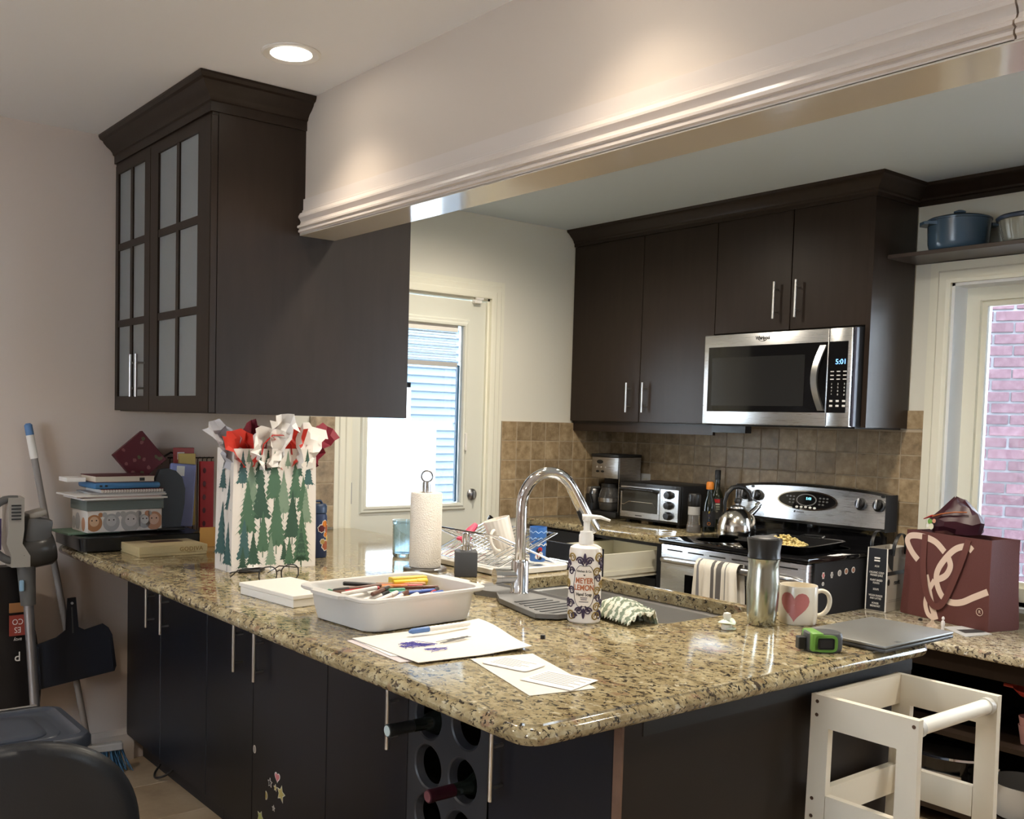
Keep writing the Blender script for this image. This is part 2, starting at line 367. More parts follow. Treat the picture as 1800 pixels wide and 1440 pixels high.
B().box(1.955, L+.02, gz0+.01, 1.968, L+.034, 1.70).put('blind_guide', mat('guide_blue', (.05,.12,.22), .4), d1, W=True)
B().box(1.992, L-.012, 1.27, 2.004, L+.004, 1.36, bev=.003).put('blind_slider', white, d1, W=True)
b = B(); b.lathe([(.030, 0), (.030, .006), (.024, .012), (.012, .016), (.012, .020), (0, .020)], 24, M=Matrix.Translation((2.058, L+.012, 1.045)) @ Matrix.Rotation(R(90), 4, 'X')); lk = b.put('deadbolt', std, d1, 30, W=True)
B().box(2.053, L-.016, 1.025, 2.063, L-.006, 1.065, bev=.002).put('thumb_turn', st, lk, W=True)
b = B(); b.cyl((DX0+.004, L-.006, 1.02), (DX0+.004, L-.006, 1.12), .006); b.put('hinge', std, d1, 40, W=True)
b = B(); b.box(2.03, L-.014, DZ-.03, 2.075, L+.012, DZ-.012, bev=.003); b.box(2.036, L-.016, DZ-.012, 2.085, L-.002, DZ+.022, bev=.003); b.put('top_latch', white, d1, W=True)

# ---------------------------------------------------------------- kitchen window
w1 = struct(thing('window_1', '', '', (WB, (WY0+WY1)/2, WZ0))); del w1['label'], w1['category']
b = B(); rings = []
wprof = [(0, 0), (.014, 0), (.016, .010), (.020, .016), (.020, .045), (.015, .052), (.015, .086), (0, .086)]
for (cy, cz, sy_, sz_) in ((WY1, WZ0-.02, 1, 0), (WY1, WZ1, 1, 1), (WY0, WZ1, -1, 1), (WY0, WZ0-.02, -1, 0)):
    rings.append([Vector((WB-o_, cy+sy_*w_, cz+sz_*w_)) for o_, w_ in wprof])
b.loft(rings); b.put('casing', trimc, w1, 25, W=True)
b = B(); b.box(WB+.002, WY1-.012, WZ0, WB+.19, WY1, WZ1); b.box(WB+.002, WY0, WZ0, WB+.19, WY0+.012, WZ1); b.box(WB+.002, WY0, WZ1-.012, WB+.19, WY1, WZ1); b.put('reveal', mat('reveal_white', (.74,.76,.78), .4), w1, W=True)
b = B(); b.box(WB-.03, WY0-.05, WZ0-.022, WB+.19, WY1+.04, WZ0, bev=.004); b.put('sill', mat('sill_white', (.72,.75,.78), .25), w1, W=True)
b = B(); fx0, fx1 = WB+.11, WB+.17; q = .055
for (a0, a1, c0, c1) in ((WY1-.012-q, WY1-.012, WZ0, WZ1-.012), (WY0+.012, WY0+.012+q, WZ0, WZ1-.012), (WY0+.012+q, WY1-.012-q, WZ0, WZ0+q), (WY0+.012+q, WY1-.012-q, WZ1-.012-q, WZ1-.012)): b.box(fx0, a0, c0, fx1, a1, c1)
q2 = .022; e = .055
for (a0, a1, c0, c1) in ((WY1-.012-e-q2, WY1-.012-e, WZ0+e, WZ1-.012-e), (WY0+.012+e, WY0+.012+e+q2, WZ0+e, WZ1-.012-e), (WY0+.012+e+q2, WY1-.012-e-q2, WZ0+e, WZ0+e+q2), (WY0+.012+e+q2, WY1-.012-e-q2, WZ1-.012-e-q2, WZ1-.012-e)): b.box(fx0+.02, a0, c0, fx1, a1, c1)
b.put('sash', trimc, w1, W=True)
B().box(fx0+.036, WY0+.05, WZ0+.05, fx0+.040, WY1-.05, WZ1-.05).put('pane', glass, w1, W=True)

# ---------------------------------------------------------------- outside
bw = struct(thing('neighbour_brick_wall', '', '', (5.35, 1.40, .9), 0)); del bw['label'], bw['category']
ang = math.degrees(math.atan2(.471, 1.037))       # faces the window
bw.rotation_euler = (0, 0, R(ang))
B().box(.02, -2.6, -2.4, .2, 2.6, 1.95).put('mortar', mat('mortar', (.30,.30,.335), .9), bw)
brm = tilemat('brick', ((.070,.034,.046), (.094,.050,.066), (.12,.075,.092)), 30, .85)
bk = mesh_of(B().box(0, -.104, -.0285, .05, .104, .0285, bev=.003, seg=1).put('b', brm)); rnd = random.Random(3)
cand = []
for r_ in range(-8, 32):
    for c_ in range(-9, 10): cand.append((abs(c_*.218+(.109 if r_ % 2 else 0)-.05)*2.0+abs(r_*.070-.55), c_*.218+(.109 if r_ % 2 else 0), r_*.070-.3))
cand.sort()
for _, yy, zz in cand[:300]: share(bk, 'brick', bw, (rnd.uniform(-.004, .004), yy, zz), None, (1, rnd.uniform(.97, 1.02), 1))
b = B()
for _, yy, zz in cand[300:]: b.box(0, yy-.104, zz-.0285, .05, yy+.104, zz+.0285)
o = b.put('bricks_beyond', brm, bw, weld=False); o['kind'] = 'stuff'
nh = struct(thing('neighbour_house', '', '', (5.2, 8.0, 0))); del nh['label'], nh['category']
vin = mat('vinyl_siding', (.075,.105,.13), .5)
B().box(-2.6, .03, -.3, 3.5, .3, 5.0).put('wall', vin, nh)
sd = mesh_of(B().mesh([(-2.6,.03,.085),(-2.6,0.0,0),(-2.6,.03,0),(3.5,.03,.085),(3.5,0.0,0),(3.5,.03,0)], [(0,1,2),(3,5,4),(0,3,4,1),(1,4,5,2),(0,2,5,3)]).put('s', vin))
for i in range(46): share(sd, 'siding_board', nh, (0, 0, -.2+i*.088))
b = B()
for a in ((-.62,-.56,1.0,1.82), (-.06,0,1.0,1.82), (-.62,0,1.76,1.82), (-.62,0,1.0,1.06)): b.box(a[0], -.05, a[2], a[1], .06, a[3])
nw = b.put('window_frame', white, nh); B().box(-.58, -.02, 1.04, -.04, -.01, 1.78).put('pane', mat('dark_pane', (.05,.10,.14), .1), nw)
sh = B().box(1.2, 5.0, -.3, 3.42, 6.8, 1.36).put('garden_shed', mat('shed_white', (.86,.88,.90), .5)); tag(sh, 'bright white garden shed outside the glazed kitchen door', 'shed')
b = B().box(1.1, 4.9, 1.36, 3.50, 6.9, 1.40); b.put('shed_roof_edge', white, sh)
gr = struct(B().box(-1, L+.3, -.35, 9, 12, -.3).put('ground', mat('bounce_ground', (.80,.82,.85), .9)))  # unseen ground, made near white to bounce daylight up indoors
gr2 = struct(B().box(WB+.25, -4, -.35, 9, L+.3, -.3).put('ground_side', mat('bounce_ground', (.80,.82,.85), .9)))

# ---------------------------------------------------------------- wall tiles
tm_ = tilemat('travertine', ((.22,.16,.09), (.35,.26,.155), (.48,.38,.25)), 26, .4)
grt = mat('tile_grout', (.40,.33,.24), .9)
tl = mesh_of(B().box(-.0494, -.004, -.0494, .0494, .004, .0494, bev=.002, seg=1).put('t', tm_))
def tiles(name, n_u, n_v, u0, z0, place, base):
    s_ = struct(base)
    for i in range(n_u):
        for j in range(n_v): place(u0+(i+.5)*.102, z0+(j+.5)*.102, s_)
    return s_
def pl(x, z, s_): share(tl, 'tile', s_, (x, L-.008, z))
def pb_(y, z, s_): share(tl, 'tile', s_, (WB-.008, y, z), (0, 0, R(90)))
tiles('', 8, 5, 2.230, .915, pl, B().box(2.230, L-.0105, .915, WB-.012, L-.0005, 1.425).put('backsplash_left', grt))
tiles('', 18, 5, .952, .915, pb_, B().box(WB-.0105, .952, .70, WB-.0005, L-.012, 1.435).put('backsplash_back', grt))
s_ = bpy.data.objects['backsplash_back']
for j in range(1, 3): pb_(1.003, .915-j*.102+.051, s_)
o = B().box(WB-.012, .952, 1.4365, WB-.001, 1.03, 1.515).put('tile_cut', tm_, s_)
s_ = struct(B().box(1.106, L-.0105, .915, 1.234, L-.0005, 1.425).put('backsplash_strip', grt))
for j in range(5): share(tl, 'tile', s_, (1.182, L-.008, .966+j*.102)); share(tl, 'tile', s_, (1.1185, L-.008, .966+j*.102), None, (.25, 1, 1))
ou = thing('wall_outlet', 'small white outlet on the brown tiles above the toaster oven', 'outlet', (WB-.013, 2.505, 1.10)); B().box(-.006, -.035, -.057, 0, .035, .057, bev=.003).put('cover_plate', white, ou)
for s in (-.02, .02): B().box(-.008, -.015, s-.012, -.005, .015, s+.012, bev=.001).put('socket', cream, ou)

# ---------------------------------------------------------------- recessed lights
def downlight(name, label, x, y, z, power, col, spot=150, blend=.6, es=14):
    t = thing(name, label, 'light', (x, y, z), 0, 'recessed ceiling lights')
    B().lathe([(.062, -.0005), (.062, -.004), (.082, -.007), (.088, -.004), (.088, -.0005)], 40).put('trim_ring', white, t, 30)
    B().lathe([(0, -.003), (.061, -.003), (.061, -.001), (0, -.001)], 40).put('lens', mat('lamp_lens', (1,1,1), .5, emit=(1, .93, .80), es=es), t, 30)
    l = bpy.data.lights.new('lamp', 'SPOT'); l.energy = power; l.color = col; l.spot_size = R(spot); l.spot_blend = blend; l.shadow_soft_size = .05
    lo = bpy.data.objects.new('lamp_bulb', l); COL.objects.link(lo); lo.parent = t; lo.location = (0, 0, -.02)
    return t
WARM = (1, .88, .72); KWARM = (1, .89, .73)
for x, y, lb in ((.312, 1.492, 'round recessed ceiling light glowing beside the dark crown of the glass cabinet'), (.312, .30, 'recessed ceiling light along the beam, second from the cabinet'), (.312, -.9, 'recessed ceiling light along the beam, third from the cabinet'),
                 (-1.6, 1.49, 'added unseen light over the dining side, nearest the wall'), (-1.6, -.9, 'added unseen light over the dining side, behind the photographer')):  # dining-side pair is unseen, added for general brightness
    downlight('recessed_light', lb, x, y, H1, BEAM_P if x > 0 else DINE_P, WARM, 116 if x > 0 else 150, .9)
for x, y, lb in ((1.74, 2.05, 'recessed kitchen light in front of the glazed door'), (1.74, .75, 'recessed kitchen light in the middle of the aisle'), (.95, .85, 'recessed kitchen light above the sink'), (1.74, -.8, 'recessed kitchen light at the window end')):
    downlight('recessed_light', lb, x, y, H2, KIT_P, KWARM, 172, 1.0)
# ================================================================ peninsula
pc = thing('peninsula_countertop', 'speckled tan granite countertop of the peninsula with a rounded edge', 'countertop', (.67, 1.4, .875))
X1 = 1.345
def oring(ins, z): return rrect(0, 0, X1, L-.001, .05, z, 6, ins, 12)
SX0, SX1, SY0, SY1 = .875, 1.285, .485, 1.225
def iring(ins, z): return rrect(SX0, SY0, SX1, SY1, .05, z, 6, ins, 12)
b = B(); rings = [iring(0, .91), iring(-.004, .9115-.0015)]
for ins, z in ((.024, .91), (.018, .9095), (.017, .9055), (.010, .903), (.003, .897), (0, .889), (.002, .881), (.008, .8745), (.016, .873)): rings.append(oring(ins, z))
rings += [iring(-.004, .873), iring(0, .876)]
b.loft(rings, loop=True); b.put('granite_slab', gran, pc, 30, W=True)
CX = .2825; CZ1 = .872
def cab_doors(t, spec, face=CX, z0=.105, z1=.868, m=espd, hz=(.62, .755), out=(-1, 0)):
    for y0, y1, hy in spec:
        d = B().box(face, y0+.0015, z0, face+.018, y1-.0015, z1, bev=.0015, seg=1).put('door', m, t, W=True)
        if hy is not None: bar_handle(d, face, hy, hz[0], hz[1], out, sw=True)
def base_cab(label, y0, y1, spec, hz=(.605, .755)):
    t = thing('base_cabinet', label, 'cabinet', (.5, (y0+y1)/2, 0), 0, 'dark base cabinets under the peninsula')
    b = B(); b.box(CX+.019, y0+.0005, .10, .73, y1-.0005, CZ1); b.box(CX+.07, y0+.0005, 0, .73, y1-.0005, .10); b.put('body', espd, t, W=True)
    cab_doors(t, spec, hz=hz); return t
base_cab('dark base cabinet at the wall end of the peninsula', 1.985, L-.002, [(2.415, L-.004, 2.485), (1.985, 2.415, 2.338)])
base_cab('dark base cabinet, second from the wall, two doors with paired handles', 1.160, 1.985, [(1.623, 1.985, 1.702), (1.160, 1.623, 1.556)])
base_cab('narrow single-door base cabinet beside the wine rack, handle at its right', .764, 1.160, [(.764, 1.160, .808)])
base_cab('single-door base cabinet at the corner end of the peninsula', .072, .446, [(.072, .446, .400)])
# end panel and kitchen side
ep = thing('peninsula_end_panel', 'dark brown end panel of the peninsula with a raw wood edge', 'panel', (.8, .06, 0))
B().box(CX+.004, .052, 0, 1.333, .0705, CZ1).put('panel', mat('end_panel_brown', (.015,.010,.007), .5, spec=.3, var=.2, vscale=4), ep, W=True)
B().box(CX-.002, .050, 0, CX+.004, .0705, CZ1).put('edge_strip', mat('raw_wood', (.15,.085,.055), .7, var=.3, vscale=30), ep, W=True)
B().box(.34, .0505, CZ1-.045, 1.333, .0518, CZ1-.001).put('upper_strip', mat('strip_dark', (.012,.011,.010), .6), ep, W=True)  # darker strip along the top of the end panel
sc_ = thing('sink_cabinet', 'dark cabinet under the sink facing the stove aisle', 'cabinet', (1.02, 1.4, 0))
b = B(); b.box(.735, .073, .10, .75, L-.003, CZ1); b.box(1.304, .073, .10, 1.314, L-.003, CZ1); b.box(.75, .073, .10, 1.304, L-.003, .12); b.box(.735, .073, 0, 1.24, L-.003, .10); b.put('body', espd, sc_, W=True)
cab_doors(sc_, [(.075+.54*i, .075+.54*(i+1), None) for i in range(5)], face=1.3145)
# wine rack
wr = thing('wine_rack', 'dark wine rack panel with round bottle holes under the counter', 'wine rack', (.5, .605, 0))
y0, y1 = .447, .763; holes = []
for r_ in range(7):
    zc = .728-.118*r_
    if r_ % 2 == 0: pass
holes = [(.680, .713), (.533, .728), (.677, .594), (.541, .600), (.674, .474), (.548, .474), (.674, .350), (.548, .350), (.674, .228), (.548, .228)]
zs = [.79, .6585, .535, .412, .289, .166]
b = B()
rows = [(holes[2*i], holes[2*i+1]) for i in range(5)]
zedge = [.868, .656, .535, .412, .289, .105]
for i, (ha, hb) in enumerate(rows):
    for (cy, cz), (a0, a1) in ((ha, (.608, y1-.002)), (hb, (y0+.002, .608))):
        N = 32; r = .052
        def sqp(an):
            c, s = math.cos(an), math.sin(an); ey = (a1-cy if c > 0 else a0-cy); ez = (zedge[i]-cz if s > 0 else zedge[i+1]-cz)
            k = min(ey/c if abs(c) > 1e-6 else 9, ez/s if abs(s) > 1e-6 else 9); return Vector((CX, cy+c*k, cz+s*k))
        ans = sorted(set([2*math.pi*k/N for k in range(N)] + [math.atan2(ez-cz, ey-cy) % (2*math.pi) for ey in (a0, a1) for ez in (zedge[i], zedge[i+1])]))
        outer = [sqp(an) for an in ans]
        ring = lambda x, rr: [Vector((x, cy+rr*math.cos(an), cz+rr*math.sin(an))) for an in ans]
        b.loft([outer, ring(CX, r+.004), ring(CX+.003, r), ring(CX+.02, r*.86)], caps=(False, False))
b.put('front_panel', mat('rack_panel', (.026,.028,.034), .38), wr, 25, W=True)
b = B(); b.box(CX+.30, y0, .10, .73, y1, CZ1); b.box(CX+.019, y0+.0005, .10, .73, y0+.012, CZ1); b.box(CX+.019, y1-.012, .10, .73, y1-.0005, CZ1); b.box(CX+.07, y0, 0, .73, y1, .10); b.box(CX+.001, y0, .10, .73, y1, .105); b.put('body', inner, wr, W=True)
def bottle(label, y, z, capc, glassc, x0, seal=None):
    t = thing('wine_bottle', label, 'bottle', (CX, y, z))
    Mx = Matrix.Rotation(R(90), 4, 'Y')
    B().lathe([(0, .0), (.034, .002), (.036, .01), (.036, .16), (.030, .19), (.016, .215), (.0145, .25), (0, .25)], 24, M=Matrix.Translation((x0+.31, 0, 0)) @ Matrix.Rotation(R(-90), 4, 'Y')).put('bottle_body', glassc, t, 40)
    c = B().lathe([(0, -.001), (.0150, -.001), (.0155, .002), (.0155, .010), (.0148, .012), (.0148, .070), (0, .07)], 24, M=Matrix.Translation((x0-.01, 0, 0)) @ Mx).put('foil_cap', capc, t, 40)
    B().lathe([(0, 0), (.0125, 0), (.0125, .0012), (0, .0012)], 20, M=Matrix.Translation((x0-.0125, 0, 0)) @ Mx).put('cap_seal', mat('seal_'+capc.name, seal, .4), c, 40)
    return t
dglass = mat('dark_bottle_glass', (.008,.012,.010), .08, spec=.6)
bottle('dark wine bottle with a pale silver cap end in the upper rack hole', .680, .712-.012, mat('foil_black', (.03,.035,.04), .35), dglass, -.105, (.50,.60,.62))
bottle('wine bottle with a maroon foil cap in the middle rack hole', .541, .600-.016, mat('foil_maroon', (.038,.006,.014), .4), dglass, -.085, (.14,.05,.06))
# stickers on the door
def star(n, r0, r1, rot=0): return [(math.cos(math.pi*k/n+rot)*(r0 if k % 2 == 0 else r1), math.sin(math.pi*k/n+rot)*(r0 if k % 2 == 0 else r1)) for k in range(2*n)]
heart2 = [(16*math.sin(t)**3/17, (13*math.cos(t)-5*math.cos(2*t)-2*math.cos(3*t)-math.cos(4*t))/17) for t in [2*math.pi*k/28 for k in range(28)]]
def sticker(label, y, z, shape, s, c1, c2):
    t = thing('sticker', label, 'sticker', (CX, y, z), 0, 'stickers on the base cabinet door')
    f = lambda k, x: [(x, -k*s*u, k*s*v) for u, v in shape]
    B().prism(f(1, -.0003), (-.0004, 0, 0)).put('backing', c1, t); B().prism(f(.78, -.0008), (-.0003, 0, 0)).put('print', c2, t)
scream = mat('sticker_cream', (.62,.62,.50), .5); sgold = mat('sticker_gold', (.50,.42,.15), .5)
circ = [(math.cos(2*math.pi*k/20), math.sin(2*math.pi*k/20)) for k in range(20)]
sticker('white round sticker alone near the door edge', 1.607, .374, [(u*.75, v) for u, v in circ], .013, white, lgrey)
sticker('pink heart sticker with a white border', 1.450, .332, heart2, .019, white, pink)
sticker('white outlined star sticker left of the pink heart', 1.498, .300, star(5, 1, .5, R(90)), .016, white, dgrey)
sticker('largest gold star sticker below the pink heart', 1.425, .288, star(5, 1, .5, R(80)), .028, scream, sgold)
sticker('tiny gold star sticker touching the large one', 1.462, .295, star(5, 1, .5, R(90)), .012, white, sgold)
sticker('cream half moon sticker beside the gold star', 1.526, .252, [(u, v) for u, v in circ if u > -.2], .014, scream, sgold)
sticker('tiny white star sticker below the gold star', 1.472, .228, star(5, 1, .5, R(90)), .011, white, lgrey)
sticker('green gold star sticker lowest on the door', 1.560, .170, star(5, 1, .55, R(70)), .024, scream, mat('sticker_green', (.42,.48,.16), .5))

# ================================================================ sink
sk = thing('sink', 'stainless steel undermount sink set into the granite', 'sink', ((SX0+SX1)/2, (SY0+SY1)/2, .66))
def bowl(y0, y1):
    rr = lambda ins, z, r=.05: rrect(SX0-.004, y0, SX1+.004, y1, r, z, 6, ins, 4)
    b = B(); b.loft([rr(-.012, .8725), rr(0, .8725), rr(.006, .865), rr(.012, .72), rr(.03, .695), rr(.06, .69), rr(.06, .686), rr(.028, .690), rr(.008, .715), rr(.002, .862), rr(-.012, .869)], caps=(False, False), loop=True)
    c_ = [Vector(((SX0+SX1)/2, (y0+y1)/2, .6895))]; f = rr(.058, .6895); b.loft([f, [c_[0]+Vector((.02*math.cos(i/len(f)*6.283), .02*math.sin(i/len(f)*6.283), -.002)) for i in range(len(f))]], caps=(False, False)); return b
bowl(SY0-.004, SY1+.004).put('basin', sinkm, sk, 35, W=True)
for yc in (.855,): B().lathe([(0, .688), (.04, .689), (.044, .692), (.04, .6915), (.02, .6905), (0, .6905)], 24, (1.08, yc, 0)).put('drain', chrome, sk, 30, W=True)

# ================================================================ glazed wall cabinet on the left
UX, UD, UY, UZ0, UZ1 = .225, .779, 1.86, 1.427, 2.40
gc = thing('glass_door_cabinet', 'tall espresso wall cabinet with frosted glass doors hung over the peninsula', 'cabinet', (.6, 2.3, UZ0))
b = B(); b.box(UX+.024, UY, UZ0, UX+UD, UY+.018, 2.415); b.put('side_panel', esp, gc, W=True)
lite = mat('cabinet_inside', (.42,.44,.44), .6)
B().box(UX+.024, UY+.0185, UZ0, UX+UD, L-.002, UZ0+.018).put('bottom_board', esp, gc, W=True); B().box(UX+.024, UY+.0185, 2.38, UX+UD, L-.002, 2.415).put('top_board', esp, gc, W=True)
B().box(UX+.36, UY+.0185, UZ0+.019, UX+.375, L-.002, 2.379).put('back_board', lite, gc, W=True)
B().box(UX+UD-.018, UY+.0185, UZ0+.019, UX+UD, L-.002, 2.379).put('kitchen_face', esp, gc, W=True)
B().box(UX+.024, L-.02, UZ0+.019, UX+.359, L-.003, 2.379).put('side_board', lite, gc, W=True)
for z in (1.745, 2.08): B().box(UX+.04, UY+.02, z, UX+.355, L-.022, z+.018).put('shelf', lite, gc, W=True)
B().box(UX+.020, UY+.001, UZ0, UX+.0235, L-.003, 2.40).put('front_frame', inner, gc, W=True).hide_render = False
bpy.data.objects.remove([o for o in gc.children if o.name.startswith('front_frame')][0])
frost = mat('frosted_glass', (.70,.76,.78), .40, trans=.68, spec=.6)
pane_me = None
for (dy0, dy1, hy) in ((1.868, 2.402, 2.462-.10), (2.406, L-.006, 2.512)):
    z0, z1 = UZ0+.003, 2.385; fw = .062 if dy0 < 2 else .055
    cols = [dy0+.100, dy1-.075] if dy0 < 2 else [dy0+.055, dy1-.03]
    py0, py1 = cols; mw = .024; ww = (py1-py0-mw)/2; pz0, pz1 = 1.485, 2.352; hh = (pz1-pz0-2*.026)/3
    b = B(); x0, x1 = UX, UX+.020
    b.box(x0, dy0, z0, x1, py0, z1); b.box(x0, py1, z0, x1, dy1, z1); b.box(x0, py0, z0, x1, py1, pz0); b.box(x0, py0, pz1, x1, py1, z1)
    b.box(x0+.002, py0+ww, pz0, x1, py0+ww+mw, pz1)
    for k in (1, 2):
        zz = pz0+k*hh+(k-1)*.026; b.box(x0+.002, py0, zz, x1, py0+ww, zz+.026); b.box(x0+.002, py0+ww+mw, zz, x1, py1, zz+.026)
    d = b.put('door', esp, gc, W=True)
    for i in range(2):
        for k in range(3):
            a0 = py0+i*(ww+mw); c0 = pz0+k*(hh+.026)
            B().box(x0+.008, a0+.0005, c0+.0005, x0+.012, a0+ww-.0005, c0+hh-.0005).put('pane', frost, d, W=True)
    bar_handle(d, UX, 2.452 if dy0 < 2 else 2.512, 1.482, 1.640, sw=True)
B().box(UX+.001, UY+.002, UZ0+.003, UX+.022, 1.8675, 2.385).put('filler_strip', esp, gc, W=True)
B().box(UX+.002, UY+.002, 2.386, UX+.0235, L-.004, 2.400).put('top_strip', esp, gc, W=True)
cpf = [(0, 2.395), (.006, 2.395), (.006, 2.425), (.012, 2.428), (.014, 2.436), (.022, 2.446), (.036, 2.456), (.048, 2.468), (.052, 2.476), (.062, 2.480), (.068, 2.490), (.068, 2.4975), (0, 2.4975)]
b = B(); sweep(b, [(UX, L-.003, -1, 0), (UX, UY, -1, -1), (.5649, UY, 0, -1)], cpf); b.put('crown_moulding', esp, gc, 25, W=True)
rb = tag(B().box(UX+.028, 1.90, 1.4455, UX+.12, 2.12, 1.63, bev=.004).put('storage_box', mat('box_red', (.75,.05,.06), .5)), 'red box standing behind the frosted lower pane', 'box')

# ================================================================ back wall cabinets
FX = 2.72
uc = thing('upper_cabinet', 'tall espresso wall cabinet in the corner left of the microwave', 'cabinet', (2.9, 2.3, 1.435))
B().box(FX+.019, 1.822, 1.435, WB-.009, L-.003, 2.42).put('body', esp, uc, W=True)
for y0, y1, hy in ((2.284, L-.004, 2.343), (1.824, 2.280, 2.233)):
    d = B().box(FX, y0, 1.437, FX+.018, y1, 2.378, bev=.0015, seg=1).put('door', esp, uc, W=True); bar_handle(d, FX, hy, 1.486, 1.637, sw=True)
B().box(FX+.02, 1.824, 1.383, FX+.036, L-.004, 1.4345).put('valance', esp, uc, W=True)
B().box(2.752, 1.60, 1.392, 2.80, 1.80, 1.4345).put('under_cabinet_box', black, uc, W=True) if False else None
uc2 = thing('upper_cabinet', 'short espresso wall cabinet with two doors above the microwave', 'cabinet', (2.9, 1.43, 1.86))
B().box(FX+.019, 1.0525, 1.856, WB-.009, 1.8215, 2.42).put('body', esp, uc2, W=True)
for y0, y1, hy in ((1.417, 1.8205, 1.481), (1.0535, 1.413, 1.371)):
    d = B().box(FX, y0, 1.858, FX+.018, y1, 2.392, bev=.0015, seg=1).put('door', esp, uc2, W=True); bar_handle(d, FX, hy, 1.908, 2.070, sw=True)
B().box(FX-.004, 1.030, 1.437, WB-.012, 1.052, 2.42).put('side_panel', esp, uc2, W=True)
cr = thing('crown_moulding', 'dark crown moulding along the back cabinets and over the window', 'moulding', (2.7, 1.0, 2.4))
cpk = [(0, 2.378), (.006, 2.378), (.006, 2.395), (.012, 2.400), (.014, 2.408), (.024, 2.420), (.038, 2.432), (.048, 2.442), (.054, 2.446), (.062, 2.450), (.066, 2.4625), (0, 2.4625)]
b = B(); sweep(b, [(FX-.001, L-.003, -1, 0), (FX-.001, 1.0295, -1, -1), (WB-.002, 1.0295, -1, -1), (WB-.002, YN+.01, -1, 0)], cpk)
b.put('moulding_run', esp, cr, 25, W=True)
# microwave
mw = thing('microwave', 'stainless over-the-range microwave with black glass door and clock reading 5:01', 'microwave', (2.85, 1.435, 1.437))
MX = 2.65; my0, my1, mz0, mz1 = 1.055, 1.819, 1.437, 1.846
B().box(MX+.035, my0+.004, mz0-.006, WB-.012, my1-.002, mz1+.004).put('housing', blackm, mw, W=True)
mdf = mat('daylit_trim', (.05,.05,.08), .35)  # black trim with blue daylight mixed into its colour
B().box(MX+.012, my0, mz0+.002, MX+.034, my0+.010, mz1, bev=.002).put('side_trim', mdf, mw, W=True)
cy = 1.172
d = B().box(MX, cy+.001, mz0, MX+.033, my1, mz1, bev=.004).put('door', st, mw, 30, W=True)
B().box(MX-.0015, cy+.004, mz0+.058, MX+.002, my1-.026, mz1-.056, bev=.001).put('door_glass', blackg, d, W=True)
b = B(); b.box(MX-.002, cy+.11, mz0+.085, MX-.001, my1-.05, mz1-.105); b.put('inner_window', mat('mw_window', (.018,.018,.018), .12), d, W=True)
b = B(); pts = []
for i in range(13):
    t_ = i/12; z = mz0+.066+t_*(.273); bow = .030*math.sin(math.pi*t_)+.012; pts.append((MX-bow, z))
ring = []
yh = lambda z, k: 1.192+.020*math.sin(math.pi*(z-mz0-.066)/.273)+k
b.loft([[Vector((x, yh(z, -.014), z)), Vector((x, yh(z, .014), z)), Vector((x+.011, yh(z, .014), z)), Vector((x+.011, yh(z, -.014), z))] for x, z in pts]); b.put('handle', hand, d, 25, W=True)
p = B().box(MX, my0+.011, mz0, MX+.033, cy-.001, mz1, bev=.004).put('control_panel', st, mw, 30, W=True)
B().box(MX-.0015, my0+.028, mz0+.058, MX+.002, cy-.001, mz1-.056, bev=.001).put('panel_glass', blackg, p, W=True)
def fm(x, y, z): return frame((x, y, z), (0, -1, 0), (0, 0, 1))
iM = pmat(mw).inverted()
clk = mat('clock_blue', (.1,.3,1), .5, emit=(.15, .45, 1.0), es=3.0); legend = mat('legend', (.62,.62,.62), .6)
txt('5:01', .030, clk, p, iM @ fm(MX-.002, 1.112, 1.705))
for r_ in range(3):
    for c_ in range(3): B().box(MX-.0022, 1.150-.029*c_-.008, 1.664-.016*r_, MX-.0012, 1.150-.029*c_+.008, 1.664-.016*r_+.004).put('key', legend, p, W=True)
for k, n_ in enumerate('123456789*0#'): txt(n_, .011, legend, p, iM @ fm(MX-.002, 1.150-.029*(k % 3), 1.614-.0145*(k//3)), name='key')
for r_ in range(2):
    for c_ in range(3): B().box(MX-.0022, 1.150-.029*c_-.007, 1.540-.020*r_, MX-.0012, 1.150-.029*c_+.007, 1.540-.020*r_+.008).put('key', legend, p, W=True)
txt('Whirlpool', .022, ink, d, iM @ fm(MX-.0006, 1.50, 1.822), bold=.0006, sx=.8)
b = B(); b.tube([(MX-.001, 1.50-.022*math.cos(a), 1.822-.012*math.sin(a)-.002) for a in [R(20+14*i) for i in range(12)]], .0011, 6); b.put('logo_swirl', ink, d, W=True)
# under-cabinet box
tag(B().box(2.70, 1.60, 1.395, 2.76, 1.80, 1.4305).put('under_cabinet_box', black), 'small black box mounted under the cabinet left of the microwave', 'box') if False else B().box(2.70, 1.61, 1.398, 2.745, 1.80, 1.430).put('vent_box', black, mw, W=True)

# ================================================================ back counter, base cabinet with open drawer
bc = thing('back_countertop', 'granite countertop in the corner under the wall cabinets', 'countertop', (2.75, 2.3, .88))
B().box(2.412, 1.816, .879, WB-.009, L-.009, .915, bev=.010, seg=3).put('granite_slab', gran, bc, 30, W=True)
bb = thing('base_cabinet', 'dark base cabinet under the corner counter with one drawer pulled open', 'cabinet', (2.75, 2.3, 0))
b = B(); b.box(2.452, 1.820, .10, WB-.012, 1.838, .878); b.box(2.452, L-.021, .10, WB-.012, L-.003, .878); b.box(2.452, 1.838, .10, WB-.012, L-.021, .118); b.box(2.452, 1.838, .86, 2.50, L-.021, .878); b.box(3.02, 1.838, .118, WB-.012, L-.021, .878); b.box(2.50, 1.82, 0, WB-.02, L-.01, .10)
b.box(2.436, 1.820, .105, 2.451, 1.876, .875); b.put('body', espd, bb, W=True)
